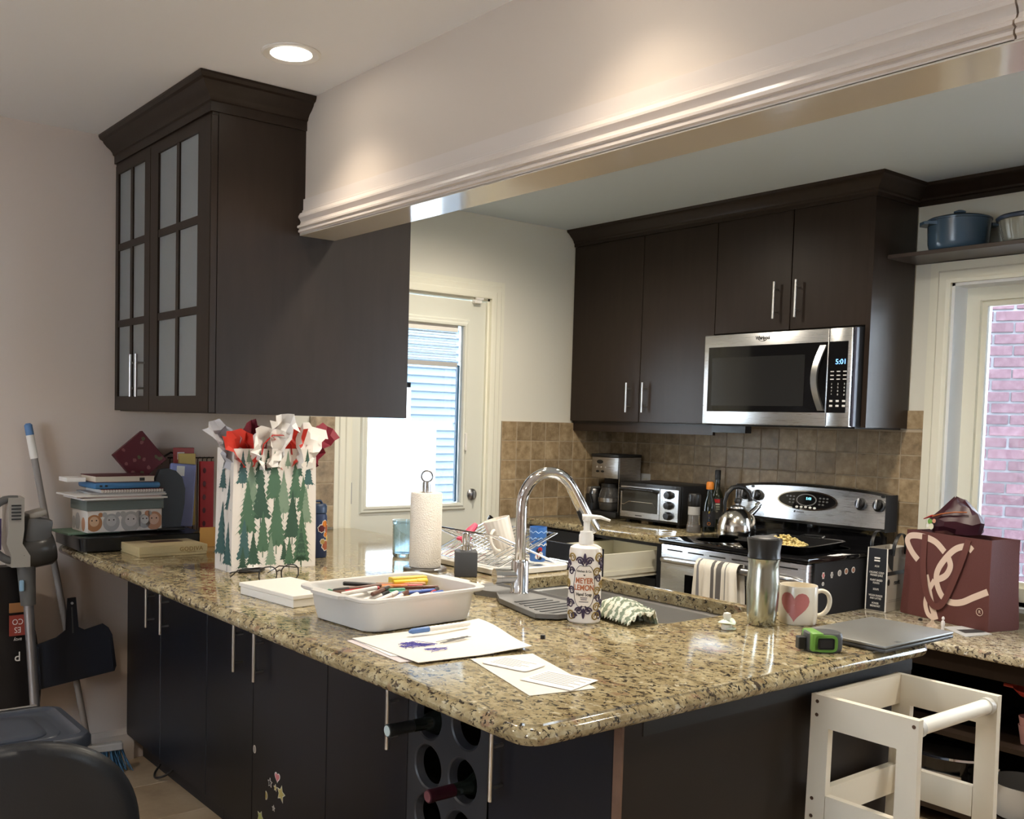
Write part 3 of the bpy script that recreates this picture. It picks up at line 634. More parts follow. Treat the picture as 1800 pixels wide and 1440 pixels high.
def drawer(x, y0, y1, z0, z1, open_, name='drawer'):
    d = B().box(x-open_, y0, z0, x-open_+.018, y1, z1, bev=.0015, seg=1).put(name, espd, bb, W=True)
    b = B(); xa, xb = x-open_+.019, x-open_+.50
    for (a0, a1, c0, c1, e0, e1) in ((xa, xb, y0+.012, y0+.026, z0+.012, z1-.028), (xa, xb, y1-.026, y1-.012, z0+.012, z1-.028), (xb-.014, xb, y0+.026, y1-.026, z0+.012, z1-.028), (xa, xb, y0+.026, y1-.026, z0+.012, z0+.02)): b.box(a0, c0, e0, a1, c1, e1)
    b.box(xa, y0+.006, z0+.030, xb-.06, y0+.012, z0+.050)
    b.put('drawer_box', cream, d, W=True)
    b = B(); b.cyl((x-open_-.03, (y0+y1)/2-.09, (z0+z1)/2), (x-open_-.03, (y0+y1)/2+.09, (z0+z1)/2), .006, seg=10)
    for s in (-.06, .06): b.cyl((x-open_-.03, (y0+y1)/2+s, (z0+z1)/2), (x-open_, (y0+y1)/2+s, (z0+z1)/2), .0045, seg=8)
    b.put('handle', hand, d, 40, W=True); return d
drawer(2.434, 1.878, 2.30, .715, .870, .36)
drawer(2.434, 2.304, 2.735, .715, .870, 0)
for y0, y1 in ((1.878, 2.30), (2.304, 2.735)):
    d = B().box(2.434, y0, .105, 2.451, y1, .710).put('door', espd, bb, W=True); bar_handle(d, 2.434, y1-.05 if y0 < 2 else y0+.05, .55, .69, sw=True)
tag(B().lathe([(0, -.022), (.015, -.018), (.024, 0), (.018, .016), (0, .022)], 16, (2.24, 2.02, .758)).put('teal_cup', mat('teal', (.2,.55,.55), .4), None, 40), 'small teal cup lying in the open drawer', 'cup')

# ================================================================ low desk counter under the window
dk = thing('desk_countertop', 'lower pale granite counter under the window holding the bags', 'countertop', (2.7, .2, .65))
B().box(2.405, YN+.05, .647, WB-.003, 1.040, .68, bev=.008, seg=3).put('granite_slab', granite('granite_pale', (1.5,1.62,2.05)), dk, 30, W=True)
os_ = thing('open_shelf_unit', 'black open shelf unit under the window counter holding pans', 'shelf', (2.7, .2, 0))
b = B(); b.box(2.44, YN+.06, .58, 2.458, 1.036, .646); b.put('apron', esp, os_, W=True)
B().box(3.02, YN+.06, 0, WB-.004, 1.036, .646).put('back_board', inner, os_, W=True)
for y in (1.018, -.75, -2.2): B().box(2.46, y, 0, 3.018, y+.018, .646).put('side_board', inner, os_, W=True)
for z in (.335, .055): B().box(2.46, -2.18, z, 3.018, 1.016, z+.018).put('shelf', esp, os_, W=True)
# shelf over the window
ws = tag(B().box(2.815, YN+.05, 2.134, WB-.002, 1.028, 2.150, bev=.002).put('wall_shelf', mat('shelf_wood', (.05,.036,.03), .4)), 'dark wall shelf above the window holding pots', 'shelf')
# ================================================================ stove
SY_, SYb = 1.815, 1.044
sv = thing('stove', 'stainless electric range with black glass top and curved control panel', 'stove', (2.7, 1.43, 0))
B().box(2.425, SYb, .02, WB-.03, SY_-.002, .893).put('body', blackm, sv, W=True)
B().box(2.372, SYb-.004, .893, WB-.035, SY_+.0005, .914, bev=.006).put('cooktop', blackg, sv, 30, W=True)
rg = mat('burner_ring', (.05,.05,.05), .3)
for (x, y, r) in ((2.55, 1.62, .10), (2.55, 1.24, .085), (2.80, 1.62, .08), (2.80, 1.24, .10)):
    B().lathe([(r-.003, .9142), (r-.003, .9146), (r, .9146), (r, .9142)], 40, (x, y, 0)).put('burner_ring', rg, sv, W=True)
od = B().box(2.385, SYb+.008, .22, 2.424, SY_-.008, .888, bev=.005).put('oven_door', st, sv, 30, W=True)
B().box(2.383, SYb+.15, .40, 2.3865, SY_-.15, .765, bev=.0015).put('oven_window', blackg, od, W=True)
b = B(); ya, yb = SYb+.03, SY_-.03
b.tube([(2.385, ya, .815), (2.362, ya+.012, .822), (2.345, ya+.05, .826), (2.341, (ya+yb)/2, .828), (2.345, yb-.05, .826), (2.362, yb-.012, .822), (2.385, yb, .815)], [.012, .014, .015, .016, .015, .014, .012], 14); b.put('handle', st, od, 40, W=True)
for i in range(6):
    y = SYb+.05+i*.118; B().box(2.3835, y, .862, 2.3855, y+.085, .868).put('vent_slot', black, od, W=True)
B().box(2.388, SYb+.008, .04, 2.424, SY_-.008, .212, bev=.005).put('lower_drawer', st, sv, 30, W=True)
# backguard, a bowed slanted panel
b = B(); rings = []
for i in range(13):
    t_ = i/12; y = SYb+t_*(SY_-SYb); k = math.sin(math.pi*t_)**.6 if 0 < t_ < 1 else 0; zt = 1.148+.024*k; xf_ = 2.952-.018*k
    rings.append([Vector(p_) for p_ in ((xf_-.012, y, .992), (xf_-.018, y, 1.005), (xf_+.012, y, zt-.012), (xf_+.026, y, zt), (WB-.035, y, zt), (WB-.035, y, .992))])
b.loft(rings); bgp = b.put('control_panel', st, sv, 35, W=True)
B().box(2.955, SYb+.004, .914, WB-.036, SY_-.004, .9915).put('panel_base', blackg, sv, W=True)
for y in (SYb-.003, SY_-.001): B().box(2.925, y, .99, WB-.034, y+.004, 1.150, bev=.0015).put('end_cap', std if y > 1.5 else blackm, bgp, W=True)
# inclined local frame on the panel face
nrm = Vector((-.146, 0, .030)).normalized(); upv = Vector((.030, 0, .146)).normalized()
def onp(y, z, off=.002):
    t_ = (y-SYb)/(SY_-SYb); k = math.sin(math.pi*t_)**.6; xf_ = 2.952-.018*k; zt = 1.148+.024*k
    x = xf_-.018+(z-1.005)/(zt-1.017)*.030
    return frame((x-off*.98, y, z+off*.2), (0, -1, 0), upv)
iM = pmat(sv).inverted()
b = B(); el = lambda a, c, n=40: [(a*math.cos(2*math.pi*i/n), c*math.sin(2*math.pi*i/n), 0) for i in range(n)]
b.prism(el(.148, .040), (0, 0, .003), M=iM @ onp(1.43, 1.098, .0005)); dp = b.put('display_panel', blackg, bgp, 30)
B().prism(el(.156, .046), (0, 0, .0015), M=iM @ onp(1.43, 1.098, .0003)).put('panel_bezel', chrome, bgp, 30)
B().prism(el(.052, .028), (0, 0, .002), M=iM @ onp(1.43, 1.100, .0036)).put('display_ring', mat('ring_grey', (.16,.16,.16), .4), dp, 30)
B().prism(el(.047, .024), (0, 0, .002), M=iM @ onp(1.43, 1.100, .0046)).put('display_lens', blackg, dp, 30)
txt('5:03', .016, mat('clock_cyan', (.1,.6,.8), .5, emit=(.25, .75, .9), es=2.0), dp, iM @ onp(1.418, 1.106, .0070))
for k in range(5): B().prism(el(.0075, .005, 16), (0, 0, .001), M=iM @ onp(1.475-.023*k, 1.068-.001*abs(k-2), .0036)).put('button', mat('button_white', (.7,.7,.68), .4), dp, 30)
for s in (1, -1):
    for r_ in range(3):
        for c_ in range(4): B().prism(el(.006, .004, 12), (0, 0, .001), M=iM @ onp(1.43+s*(.068+.018*c_), 1.112-.014*r_, .0036)).put('button', mat('button_grey', (.07,.07,.07), .4), dp, 30)
B().prism(el(.005, .005, 16), (0, 0, .0005), M=iM @ onp(1.485, 1.045, .001)).put('maker_badge', ink, bgp)
B().box(-.04, -.0025, 0, .0, .0025, .0005, M=iM @ onp(1.435, 1.044, .001)).put('maker_name', mat('print_grey', (.12,.12,.12), .5), bgp)
for y in (1.775, 1.702, 1.165, 1.085):
    kn = B().lathe([(.026, 0), (.027, .006), (.021, .008), (.020, .024), (.016, .028), (0, .028)], 28, M=iM @ onp(y, 1.102, .001)).put('knob', black, bgp, 35)
    B().box(-.005, -.021, .024, .005, .021, .034, bev=.002, M=iM @ onp(y, 1.102, .001)).put('knob_grip', std, kn, 30)
for y in (1.74, 1.075): B().prism(el(.010, .006, 16), (0, 0, .001), M=iM @ onp(y, 1.142, .001)).put('indicator', black, bgp)
# stickers on the stove side
for k, (x, z, c, s) in enumerate(((2.485, .840, pink, .014), (2.545, .838, white, .013), (2.600, .842, white, .013), (2.648, .846, mat('sticker_brown', (.4,.2,.12), .5), .013), (2.700, .848, mat('sticker_brown', (.4,.2,.12), .5), .013), (2.485, .806, white, .008))):
    t = thing('sticker', ['pink and white animal sticker first on the black stove side', 'white animal sticker second on the black stove side', 'round white sticker in the middle of the stove side row', 'brown round sticker fourth on the stove side', 'brown round sticker nearest the bags on the stove side', 'tiny white sticker below the row on the stove side'][k], 'sticker', (x, SYb, z), 0, 'stickers on the stove side')
    sh_ = circ if k > 1 else [(u*.8, v*1.15) for u, v in star(6, 1, .75)]
    B().prism([(u*s, -.0003, v*s) for u, v in sh_], (0, -.0005, 0)).put('backing', white, t); B().prism([(u*s*.72, -.0008, v*s*.72) for u, v in sh_], (0, -.0003, 0)).put('print', c if c is not white else lgrey, t)
# towel over the oven handle
tw = stripemat('towel_stripes', 1, [(0, (.78,.75,.68)), (.26, (.22,.22,.22)), (.285, (.78,.75,.68)), (.36, (.12,.115,.115)), (.44, (.78,.75,.68)), (.53, (.13,.125,.125)), (.585, (.78,.75,.68)), (.84, (.20,.20,.22)), (.885, (.78,.75,.68))], .235, .95, 400)
g = []; n = 40
for i in range(n+1):
    v = i/n; row = []
    ln = v*.80
    for j in range(49):
        u = j/48; y = u*.235; wob = .006*math.sin(u*24+1)+.004*math.sin(u*41)
        if ln < .42: x = -.022-.004+wob*(1-ln/.42)*.9-.002; z = .018-(.42-ln)
        elif ln < .47: a = (ln-.42)/.05*math.pi; x = -.024*math.cos(a); z = .018+.010*math.sin(a)
        else: x = .020; z = .018-(ln-.47)*.9
        squeeze = 1-.10*math.exp(-((ln-.44)/.12)**2)
        row.append((x+wob*(1 if ln < .44 else .2)*.8-(.006 if ln < .42 else 0), .1175+(y-.1175)*squeeze, z))
    g.append(row)
o = tag(B().sheet(g, .003, (1, 0, 0)).put('dish_towel', tw, None, 60), 'cream towel with charcoal stripes hung on the oven handle', 'towel'); o.location = (2.341, 1.322, .830)
# griddle pan with food
gp = thing('griddle_pan', 'large black rectangular pan with food on the stove', 'pan', (2.585, 1.27, .9148), 8)
rr = lambda ins, z: rrect(-.20, -.165, .20, .165, .035, z, 5, ins, 3)
b = B(); b.loft([rr(.05, .0), rr(.038, .003), rr(.008, .034), rr(0, .036), rr(.004, .038), rr(.014, .036), rr(.044, .008), rr(.055, .006)]); b.put('pan_body', mat('pan_black', (.012,.012,.013), .25), gp, 35)
for s in (-1, 1): B().tube([(s*.188, -.05, .034), (s*.225, -.045, .040), (s*.232, 0, .042), (s*.225, .045, .040), (s*.188, .05, .034)], .006, 8).put('handle', black, gp, 40)
rnd = random.Random(5); b = B()
for k in range(420):
    a = rnd.random()*6.28; q = rnd.random()**.5*.092; h = (.092-q)*.55*rnd.random()
    b.lathe([(0, -.005), (.006, -.003), (.007, .002), (0, .005)], 6, (-.02+q*math.cos(a)*1.2, .02+q*math.sin(a), .016+h))
o = b.put('scrambled_food', mat('food', (.80,.66,.30), .6, var=.2, vscale=80), None, 60, weld=False); o['kind'] = 'stuff'; tag(o, 'heap of pale yellow food in the black pan', 'food'); o.location = (2.585, 1.27, .918); o.rotation_euler = (0, 0, R(8))
# kettle
kt = thing('kettle', 'polished steel kettle with black arched handle on the stove', 'kettle', (2.70, 1.635, .9148), -25)
B().lathe([(0, 0), (.083, 0), (.088, .006), (.090, .02), (.088, .06), (.080, .095), (.062, .122), (.042, .136), (.034, .140), (0, .140)], 40).put('kettle_body', steel('kettle_steel', (.62,.60,.56), .14, (30, 30, 1)), kt, 40)
ld = B().lathe([(.036, .139), (.034, .146), (.018, .152), (.007, .154), (.007, .160), (0, .160)], 28).put('lid', st, kt, 30); B().lathe([(0, .158), (.012, .160), (.017, .170), (.014, .182), (0, .186)], 20).put('lid_knob', black, ld, 40)
B().tube([(-.060, 0, .118), (-.064, 0, .165), (-.055, 0, .205), (-.030, 0, .232), (.0, 0, .238), (.030, 0, .232), (.055, 0, .205), (.062, 0, .175)], [.006, .008, .010, .011, .011, .011, .010, .009], 12).put('handle', black, kt, 40)
sp = B().tube([(.060, 0, .105), (.085, 0, .128), (.108, 0, .150)], [.016, .013, .012], 16).put('spout', chrome, kt, 40); B().tube([(.100, 0, .150), (.112, 0, .162)], [.014, .013], 16).put('spout_cap', chrome, sp, 40)
B().tube([(.052, 0, .172), (.080, 0, .178), (.098, 0, .168)], .004, 8).put('spout_lever', std, kt, 40)

# ================================================================ back counter things
cm = thing('coffee_maker', 'silver and black drip coffee maker in the counter corner', 'coffee maker', (2.885, 2.60, .9155), 4)
# local: front is -x, width along y
B().box(-.085, -.095, 0, .115, .095, .035, bev=.008).put('base', black, cm, 30)
B().box(.03, -.092, .0355, .115, .092, .235, bev=.006).put('tower', black, cm, 30)
hd = B().box(-.070, -.095, .215, .115, .095, .325, bev=.008).put('brew_head', black, cm, 30)
B().box(-.075, -.093, .215, -.068, .093, .330, bev=.003).put('front_plate', st, hd, 30); B().box(-.068, -.0965, .02, .112, -.0935, .330).put('side_plate', st, hd)
B().box(-.080, -.098, .326, .118, .098, .345, bev=.006).put('lid', black, cm, 30)
def cmf(y, z): return frame((-.0755, y, z), (0, -1, 0), (0, 0, 1))
B().prism(el(.022, .011, 24), (0, 0, .001), M=cmf(.035, .302)).put('badge', black, hd)
for k in range(3): B().prism(el(.004, .004, 12), (0, 0, .001), M=cmf(.055-.03*k, .274)).put('indicator', white, hd)
for k in range(2): B().prism(el(.011, .006, 16), (0, 0, .002), M=cmf(.05-.035*k, .250)).put('button', black, hd)
cf = B().lathe([(0, 0), (.052, 0), (.060, .01), (.066, .06), (.058, .10), (.048, .122), (.05, .13), (.047, .13), (.044, .12), (.054, .10), (.062, .06), (.057, .012), (0, .004)], 28, (-.020, 0, .036)).put('carafe', mat('carafe_glass', (.35,.35,.36), .03, trans=.85), cm, 40)
B().lathe([(0, .0), (.051, 0), (.051, .018), (0, .020)], 28, (-.020, 0, .165)).put('carafe_lid', black, cf, 40)
B().lathe([(.0605, 0), (.0668, .0), (.0672, .022), (.0605, .022)], 28, (-.020, 0, .085)).put('carafe_band', st, cf, 40)
B().tube([(-.05, .055, .16), (-.085, .078, .158), (-.092, .085, .12), (-.080, .078, .075)], .008, 8).put('carafe_handle', black, cf, 40)
cn = thing('coffee_grinder', 'small black cylinder grinder with a steel top beside the coffee maker', 'grinder', (2.87, 2.732, .9155))
B().lathe([(0, 0), (.042, 0), (.044, .004), (.044, .115), (.040, .12), (0, .12)], 28).put('body', black, cn, 40); B().lathe([(0, .1205), (.041, .1205), (.041, .150), (.036, .158), (0, .158)], 28).put('top', st, cn, 40)
tv = thing('toaster_oven', 'black toaster oven with a steel front and three knobs', 'toaster oven', (2.885, 2.215, .9155), 0)
B().box(-.125, -.205, .016, .145, .205, .212, bev=.010).put('housing', black, tv, 30)
B().box(-.138, -.203, .018, -.124, .203, .210, bev=.006).put('front_frame', black, tv, 30)
dr = B().box(-.143, -.075, .030, -.137, .192, .190, bev=.002).put('door', st, tv); B().box(-.1445, -.062, .060, -.142, .182, .172, bev=.001).put('door_glass', mat('oven_glass', (.035,.037,.037), .06, spec=.7), dr)
b = B(); b.tube([(-.147, -.058, .168), (-.168, -.05, .176), (-.170, .06, .178), (-.168, .17, .176), (-.147, .178, .168)], .0075, 10); b.put('handle', black, dr, 40)
b = B(); b.tube([(-.1448, -.055, .088), (-.1448, -.03, .112), (-.1448, .13, .112), (-.1448, .165, .095), (-.1448, .182, .095)], .0014, 6); b.put('rack_wire', chrome, dr)
pn = B().box(-.143, -.195, .030, -.137, -.0775, .190, bev=.002).put('control_plate', mat('bright_steel', (.72,.74,.78), .22, 1), tv)
for z in (.162, .110, .058):
    kn = B().lathe([(.021, 0), (.021, .006), (.018, .010), (.017, .024), (0, .025)], 24, M=frame((-.1432, -.137, z), (0, -1, 0), (0, 0, 1))).put('knob', black, pn, 35)
for z in (.188, .136, .084): B().box(-.1438, -.128, z-.010, -.1428, -.110, z-.006).put('legend', ink, pn)
B().box(-.1452, .04, .040, -.1442, .085, .044).put('maker_name', ink, dr)
for x in (-.10, .11):
    for y in (-.17, .17): B().cyl((x, y, 0), (x, y, .018), .013, seg=12).put('foot', black, tv)
sg = thing('salt_grinder', 'clear salt grinder with a black cap beside the stove', 'grinder', (2.70, 1.885, .9155))
B().lathe([(0, 0), (.034, 0), (.035, .004), (.033, .03), (.028, .06), (.0275, .125), (0, .125)], 24).put('jar', mat('salt_jar', (.80,.78,.76), .1, trans=.85), sg, 40)
B().lathe([(0, .001), (.0335, .001), (.032, .032), (0, .032)], 20).put('pink_salt', mat('pink_salt', (.70,.45,.35), .8, var=.2, vscale=120), sg, 40)
B().lathe([(.028, .085), (.0285, .085), (.0285, .124), (.028, .124)], 24).put('label_band', lgrey, sg, 40)
B().lathe([(0, .1255), (.029, .1255), (.031, .13), (.031, .178), (.027, .186), (0, .186)], 24).put('cap', black, sg, 40)
ob = thing('sauce_bottle', 'dark sauce bottle with an orange cap', 'bottle', (2.80, 1.875, .9155))
B().lathe([(0, 0), (.031, 0), (.032, .004), (.032, .115), (.028, .140), (.015, .175), (.013, .205), (0, .205)], 24).put('bottle_body', dglass, ob, 40)
B().lathe([(0, .2055), (.018, .2055), (.0185, .212), (.018, .235), (.013, .242), (0, .242)], 24).put('cap', orange, ob, 40)
B().lathe([(.0322, .025), (.0326, .025), (.0326, .100), (.0322, .100)], 24).put('label', ink, ob)
def bandwarp(r): return lambda p: Vector((r*math.sin(p.x/r), -(r+p.z)*math.cos(p.x/r), p.y))
def rotz(a): return Matrix.Rotation(R(a), 4, 'Z')
for tx, z, c, s in (('F', .094, yellow, .016), ('O', .080, purple, .014), ('I', .069, scream, .012), ('L', .058, blue, .014), ('O', .040, orange, .022)): txt(tx, s, c, ob, rotz(-50) @ Matrix.Translation((0, 0, z)), warp=bandwarp(.033), name='label_print')
db = thing('oil_bottle', 'tall dark oil bottle with a red label', 'bottle', (2.945, 1.945, .9155))
B().lathe([(0, 0), (.031, 0), (.032, .004), (.032, .150), (.027, .175), (.014, .200), (.0125, .245), (0, .245)], 24).put('bottle_body', mat('oil_glass', (.012,.015,.008), .1, spec=.6), db, 40)
B().lathe([(0, .2455), (.0145, .2455), (.0145, .290), (.012, .294), (0, .294)], 20).put('cap', black, db, 40)
B().lathe([(.0322, .05), (.0326, .05), (.0326, .155), (.0322, .155)], 24).put('label', mat('label_dark', (.03,.03,.03), .5), db)
for tx, z, c, s in (('O', .088, scream, .011),): txt(tx, s, c, db, rotz(-50) @ Matrix.Translation((0, 0, z)), warp=bandwarp(.033), name='label_print')
for z0, z1, c in ((.132, .150, red), (.122, .128, scream), (.108, .116, mat('print_olive', (.25,.26,.2), .6)), (.098, .103, mat('print_olive', (.25,.26,.2), .6))): B().sheet([[bandwarp(.0329)(Vector((u, z, 0))) for u in (-.014, -.005, .005, .014)] for z in (z0, z1)]).xf(rotz(-50)).put('label_print', c, db)
gb = thing('spice_jar', 'short jar with a green label behind the kettle', 'jar', (2.93, 1.835, .9155))
B().lathe([(0, 0), (.022, 0), (.023, .004), (.023, .085), (0, .085)], 20).put('jar', mat('jar_green', (.20,.26,.06), .4), gb, 40); B().lathe([(0, .0855), (.023, .0855), (.023, .105), (0, .105)], 20).put('lid', cream, gb, 40)

# ================================================================ on the shelf over the window
po = thing('dutch_oven', 'blue lidded dutch oven on the wall shelf', 'pot', (2.930, .795, 2.1505), -37)
blu = mat('enamel_blue', (.055,.10,.16), .22, spec=.6)
B().lathe([(0, 0), (.098, 0), (.106, .006), (.112, .03), (.116, .105), (.118, .118), (.114, .118), (0, .112)], 48).put('pot_body', blu, po, 40)
ld = B().lathe([(.120, .119), (.121, .124), (.112, .130), (.075, .139), (.03, .143), (0, .143)], 48).put('lid', blu, po, 40); B().lathe([(.010, .142), (.012, .150), (.022, .153), (.022, .159), (.012, .163), (0, .163)], 24).put('lid_knob', blu, ld, 40)
for s in (-1, 1): B().prism([(s*.110, -.045, .098), (s*.140, -.04, .100), (s*.150, -.02, .101), (s*.150, .02, .101), (s*.140, .04, .100), (s*.110, .045, .098)], (0, 0, .012)).put('handle', blu, po)
gd = thing('glass_casserole', 'clear ribbed casserole dish with a dark blue lid on the wall shelf', 'dish', (2.930, .515, 2.1505))
b = B(); rings = []
for r, z in ((.07, 0), (.095, .005), (.108, .05), (.115, .085), (.112, .085), (.104, .05), (.090, .009), (.001, .006)):
    rings.append([Vector((r*(1+.014*math.cos(24*a))*math.cos(a), r*(1+.014*math.cos(24*a))*math.sin(a), z)) for a in [2*math.pi*i/96 for i in range(96)]])
b.loft(rings); b.put('dish', mat('ribbed_glass', (.72,.76,.70), .12, trans=.6), gd, 40)
B().lathe([(.124, .086), (.126, .096), (.116, .104), (.06, .108), (0, .108)], 48).put('lid', mat('lid_navy', (.02,.035,.07), .35), gd, 40)
# ================================================================ things on the peninsula
Z0 = ZC+.0004
# ---- faucet
fc = thing('kitchen_faucet', 'chrome gooseneck faucet with a pull-down spray head', 'faucet', (.838, 1.000, Z0), -20)
B().lathe([(0, 0), (.032, 0), (.033, .004), (.030, .010), (.027, .014), (.0265, .10), (.024, .106), (0, .106)], 28).put('base', chrome, fc, 40)
pts = [(0, 0, .106), (0, 0, .25)] + [(.088*(1-math.cos(R(a))), 0, .262+.105*math.sin(R(a))) for a in range(0, 151, 10)]
B().tube(pts, .0165, 18).put('neck', chrome, fc, 40)
e0 = Vector(pts[-1]); dv = (Vector(pts[-1])-Vector(pts[-2])).normalized()
hd = B().tube([e0-dv*.005, e0+dv*.03, e0+dv*.034, e0+dv*.075, e0+dv*.14, e0+dv*.145], [.0175, .0178, .0185, .0185, .022, .019], 20).put('spray_head', chrome, fc, 40)
sd_ = Vector((0, -1, 0)); n_ = dv.cross(sd_)
B().tube([e0+dv*.062+n_*.0175+sd_*.006, e0+dv*.11+n_*.0200+sd_*.006], [.007, .008], 10, sq=1).put('spray_button', black, hd, 40)
B().tube([(-.015, 0, .058), (-.062, 0, .058)], .022, 20).put('valve', chrome, fc, 40)
hv = B().tube([(-.063, 0, .058), (-.080, 0, .058)], .024, 20).put('lever_hub', chrome, fc, 40)
B().tube([(-.072, 0, .080), (-.085, .0, .115), (-.10, .0, .15)], [.006, .0055, .005], 10).put('lever', chrome, fc, 40) if False else None
# ---- grey drip mat round the faucet
dm = thing('faucet_mat', 'grey silicone splash mat with drain slots around the faucet base', 'mat', (.80, .94, Z0), 0)
def mat_outline(k):
    o = [(.05, -.30), (-.12, -.28), (-.165, -.24), (-.105, -.02), (-.05, .06), (-.075, .13), (-.02, .20), (.060, .20), (.070, .10), (.070, -.25)]
    cx = sum(p[0] for p in o)/len(o); cy = sum(p[1] for p in o)/len(o)
    return [(cx+(x-cx)*k, cy+(y-cy)*k) for x, y in o]
b = B(); b.loft([[Vector((x, y, z)) for x, y in mat_outline(k)] for k, z in ((.96, 0), (1, .004), (1, .016), (.985, .017), (.965, .017), (.94, .010))], caps=(True, True)); b.put('mat_body', grey, dm, 30)
for i in range(7):
    y = -.07-.028*i; B().box(-.085-.006*i, y, .0102, .03, y+.010, .0122, bev=.001).put('slot', dgrey, dm)
# ---- hand soap bottle
sp = thing('soap_bottle', 'white pump bottle of lemon soap with ornate dark scrolls', 'soap bottle', (.735, .622, Z0), 0)
SR = .0425; FA = math.degrees(math.atan2(.735+1.107, -(.622+1.239)))   # turn the label to the dining side
B().lathe([(0, 0), (.039, 0), (SR, .004), (SR, .185), (.040, .195), (.030, .201), (.018, .203), (0, .203)], 48).put('bottle_body', mat('soap_white', (.80,.76,.72), .32), sp, 40)
pu = B().lathe([(.0185, .203), (.0190, .205), (.0190, .226), (.0165, .230), (.0165, .236), (.010, .237), (.008, .240), (.0085, .262), (.011, .264), (0, .264)], 28).put('pump_collar', white, sp, 40)
b = B(); b.tube([(-.012, 0, .273), (.012, 0, .274), (.035, 0, .274), (.060, 0, .266)], [.010, .0085, .006, .004], 12, sq=.8); b.cyl((0, 0, .262), (0, 0, .275), .010, seg=16); b.xf(rotz(-45)); b.put('pump_head', white, pu, 40)
lab = rotz(-47)
def wl(u, v, off=.0006): a = u/SR; return lab @ Vector(((SR+off)*math.sin(a), -(SR+off)*math.cos(a), v))
def wrap_line(pts, r): return [wl(u, v) for u, v in pts]
def wsheet(poly, m, name, off=.0005):
    cx = sum(p[0] for p in poly)/len(poly); cy = sum(p[1] for p in poly)/len(poly); b = B(); n = len(poly)
    rings = [[wl(cx+(u-cx)*k, cy+(v-cy)*k, off) for u, v in poly] for k in (.02, .5, 1.0)]; b.loft(rings, caps=(False, False)); return b.put(name, m, sp, 60)
oval = []
for i in range(60):
    a = 2*math.pi*i/60; c_, s_ = math.cos(a), math.sin(a); sp_ = .05*math.exp(-(s_/.12)**2); dp2 = .07*math.exp(-(c_/.22)**2)
    oval.append((.0275*math.copysign(abs(c_)**.72, c_)*(1+sp_), .098+.056*math.copysign(abs(s_)**.80, s_)*(1-dp2)))
wsheet(oval, mat('label_cream', (.80,.74,.68), .5), 'label', .0004)
b = B(); b.tube([wl(u, v, .0006) for u, v in oval], .0008, 5, closed=True); b.put('label_outline', ink, sp)
def curl(cx, cy, s, flip=1, turns=1.6, r0=1.0):
    return [(cx+flip*s*(1-.75*t)*math.cos(turns*6.283*t), cy+s*(1-.75*t)*math.sin(turns*6.283*t)) for t in [i/26 for i in range(27)]]
def taper(pts, w):
    n = len(pts); return [max(.0003, w*(1-.55*i/n)) for i in range(n)]
ornd = mat('ornament_purple', (.045,.03,.07), .6); orng = mat('ornament_gold', (.28,.19,.05), .6)
k = 0
for (cx, cy, s, f, m_) in ((-.012, .164, .009, -1, ornd), (.012, .164, .009, 1, ornd), (-.012, .034, .009, -1, ornd), (.012, .034, .009, 1, ornd), (.040, .172, .010, 1, orng), (.052, .160, .009, -1, ornd), (.034, .135, .009, 1, orng), (.040, .118, .008, -1, ornd), (.036, .085, .009, 1, orng), (.040, .066, .008, -1, ornd), (.036, .044, .009, 1, orng), (.046, .022, .010, -1, ornd), (.033, .020, .009, 1, orng), (-.036, .170, .009, -1, orng), (-.038, .135, .008, 1, ornd), (-.036, .085, .008, -1, ornd), (-.038, .050, .009, 1, ornd), (-.036, .020, .010, -1, orng), (-.026, .020, .008, 1, ornd), (.056, .145, .008, 1, ornd), (.056, .100, .009, -1, orng), (.056, .050, .009, 1, ornd), (-.055, .15, .01, 1, ornd), (-.055, .10, .01, -1, orng), (-.055, .05, .01, 1, ornd)):
    s = s*1.35 if abs(cx) > .03 else s*1.1; p_ = curl(cx, cy, s, f); b = B(); b.tube([wl(u, v) for u, v in p_], taper(p_, .0024), 5); b.put('ornament', m_, sp)
for (cx, cy, w_, h_, rot) in ((0, .170, .004, .014, 0), (-.008, .160, .003, .010, 35), (.008, .160, .003, .010, -35), (0, .028, .004, .014, 0), (-.009, .040, .003, .010, -35), (.009, .040, .003, .010, 35), (.044, .160, .006, .008, 20), (.046, .030, .006, .008, 20)):
    wsheet([(cx+w_*math.cos(a)*math.cos(R(rot))-h_*math.sin(a)*math.sin(R(rot)), cy+w_*math.cos(a)*math.sin(R(rot))+h_*math.sin(a)*math.cos(R(rot))) for a in [2*math.pi*i/16 for i in range(16)]], ornd, 'ornament', .0009)
swp = lambda p: lab @ Vector(((SR+.0008+p.z)*math.sin(p.x/SR), -(SR+.0008+p.z)*math.cos(p.x/SR), p.y))
for tx, sz, z, m_, bo in (('MEYER', .0200, .112, mat('print_orange', (.42,.13,.05), .6), .0005), ('LEMON', .0200, .094, mat('print_orange', (.42,.13,.05), .6), .0005), ('Kitchen & Co.', .0085, .137, ink, .0001), ('Hand Soap', .012, .077, ink, .0002)):
    txt(tx, sz, m_, sp, Matrix.Identity(4), warp=lambda p, z=z: swp(Vector((p.x, p.y+z, p.z))), bold=bo, sx=.78, ext=.0002)
wsheet([(.0028*u, .127+.0028*v) for u, v in heart2], ink, 'heart_mark', .0009)
for z, hw_ in ((.0675, .009), (.0630, .008), (.0570, .012)): wsheet([(-hw_, z), (0, z), (hw_, z), (hw_, z+.0018), (0, z+.0018), (-hw_, z+.0018)], ink, 'fine_print', .0009)
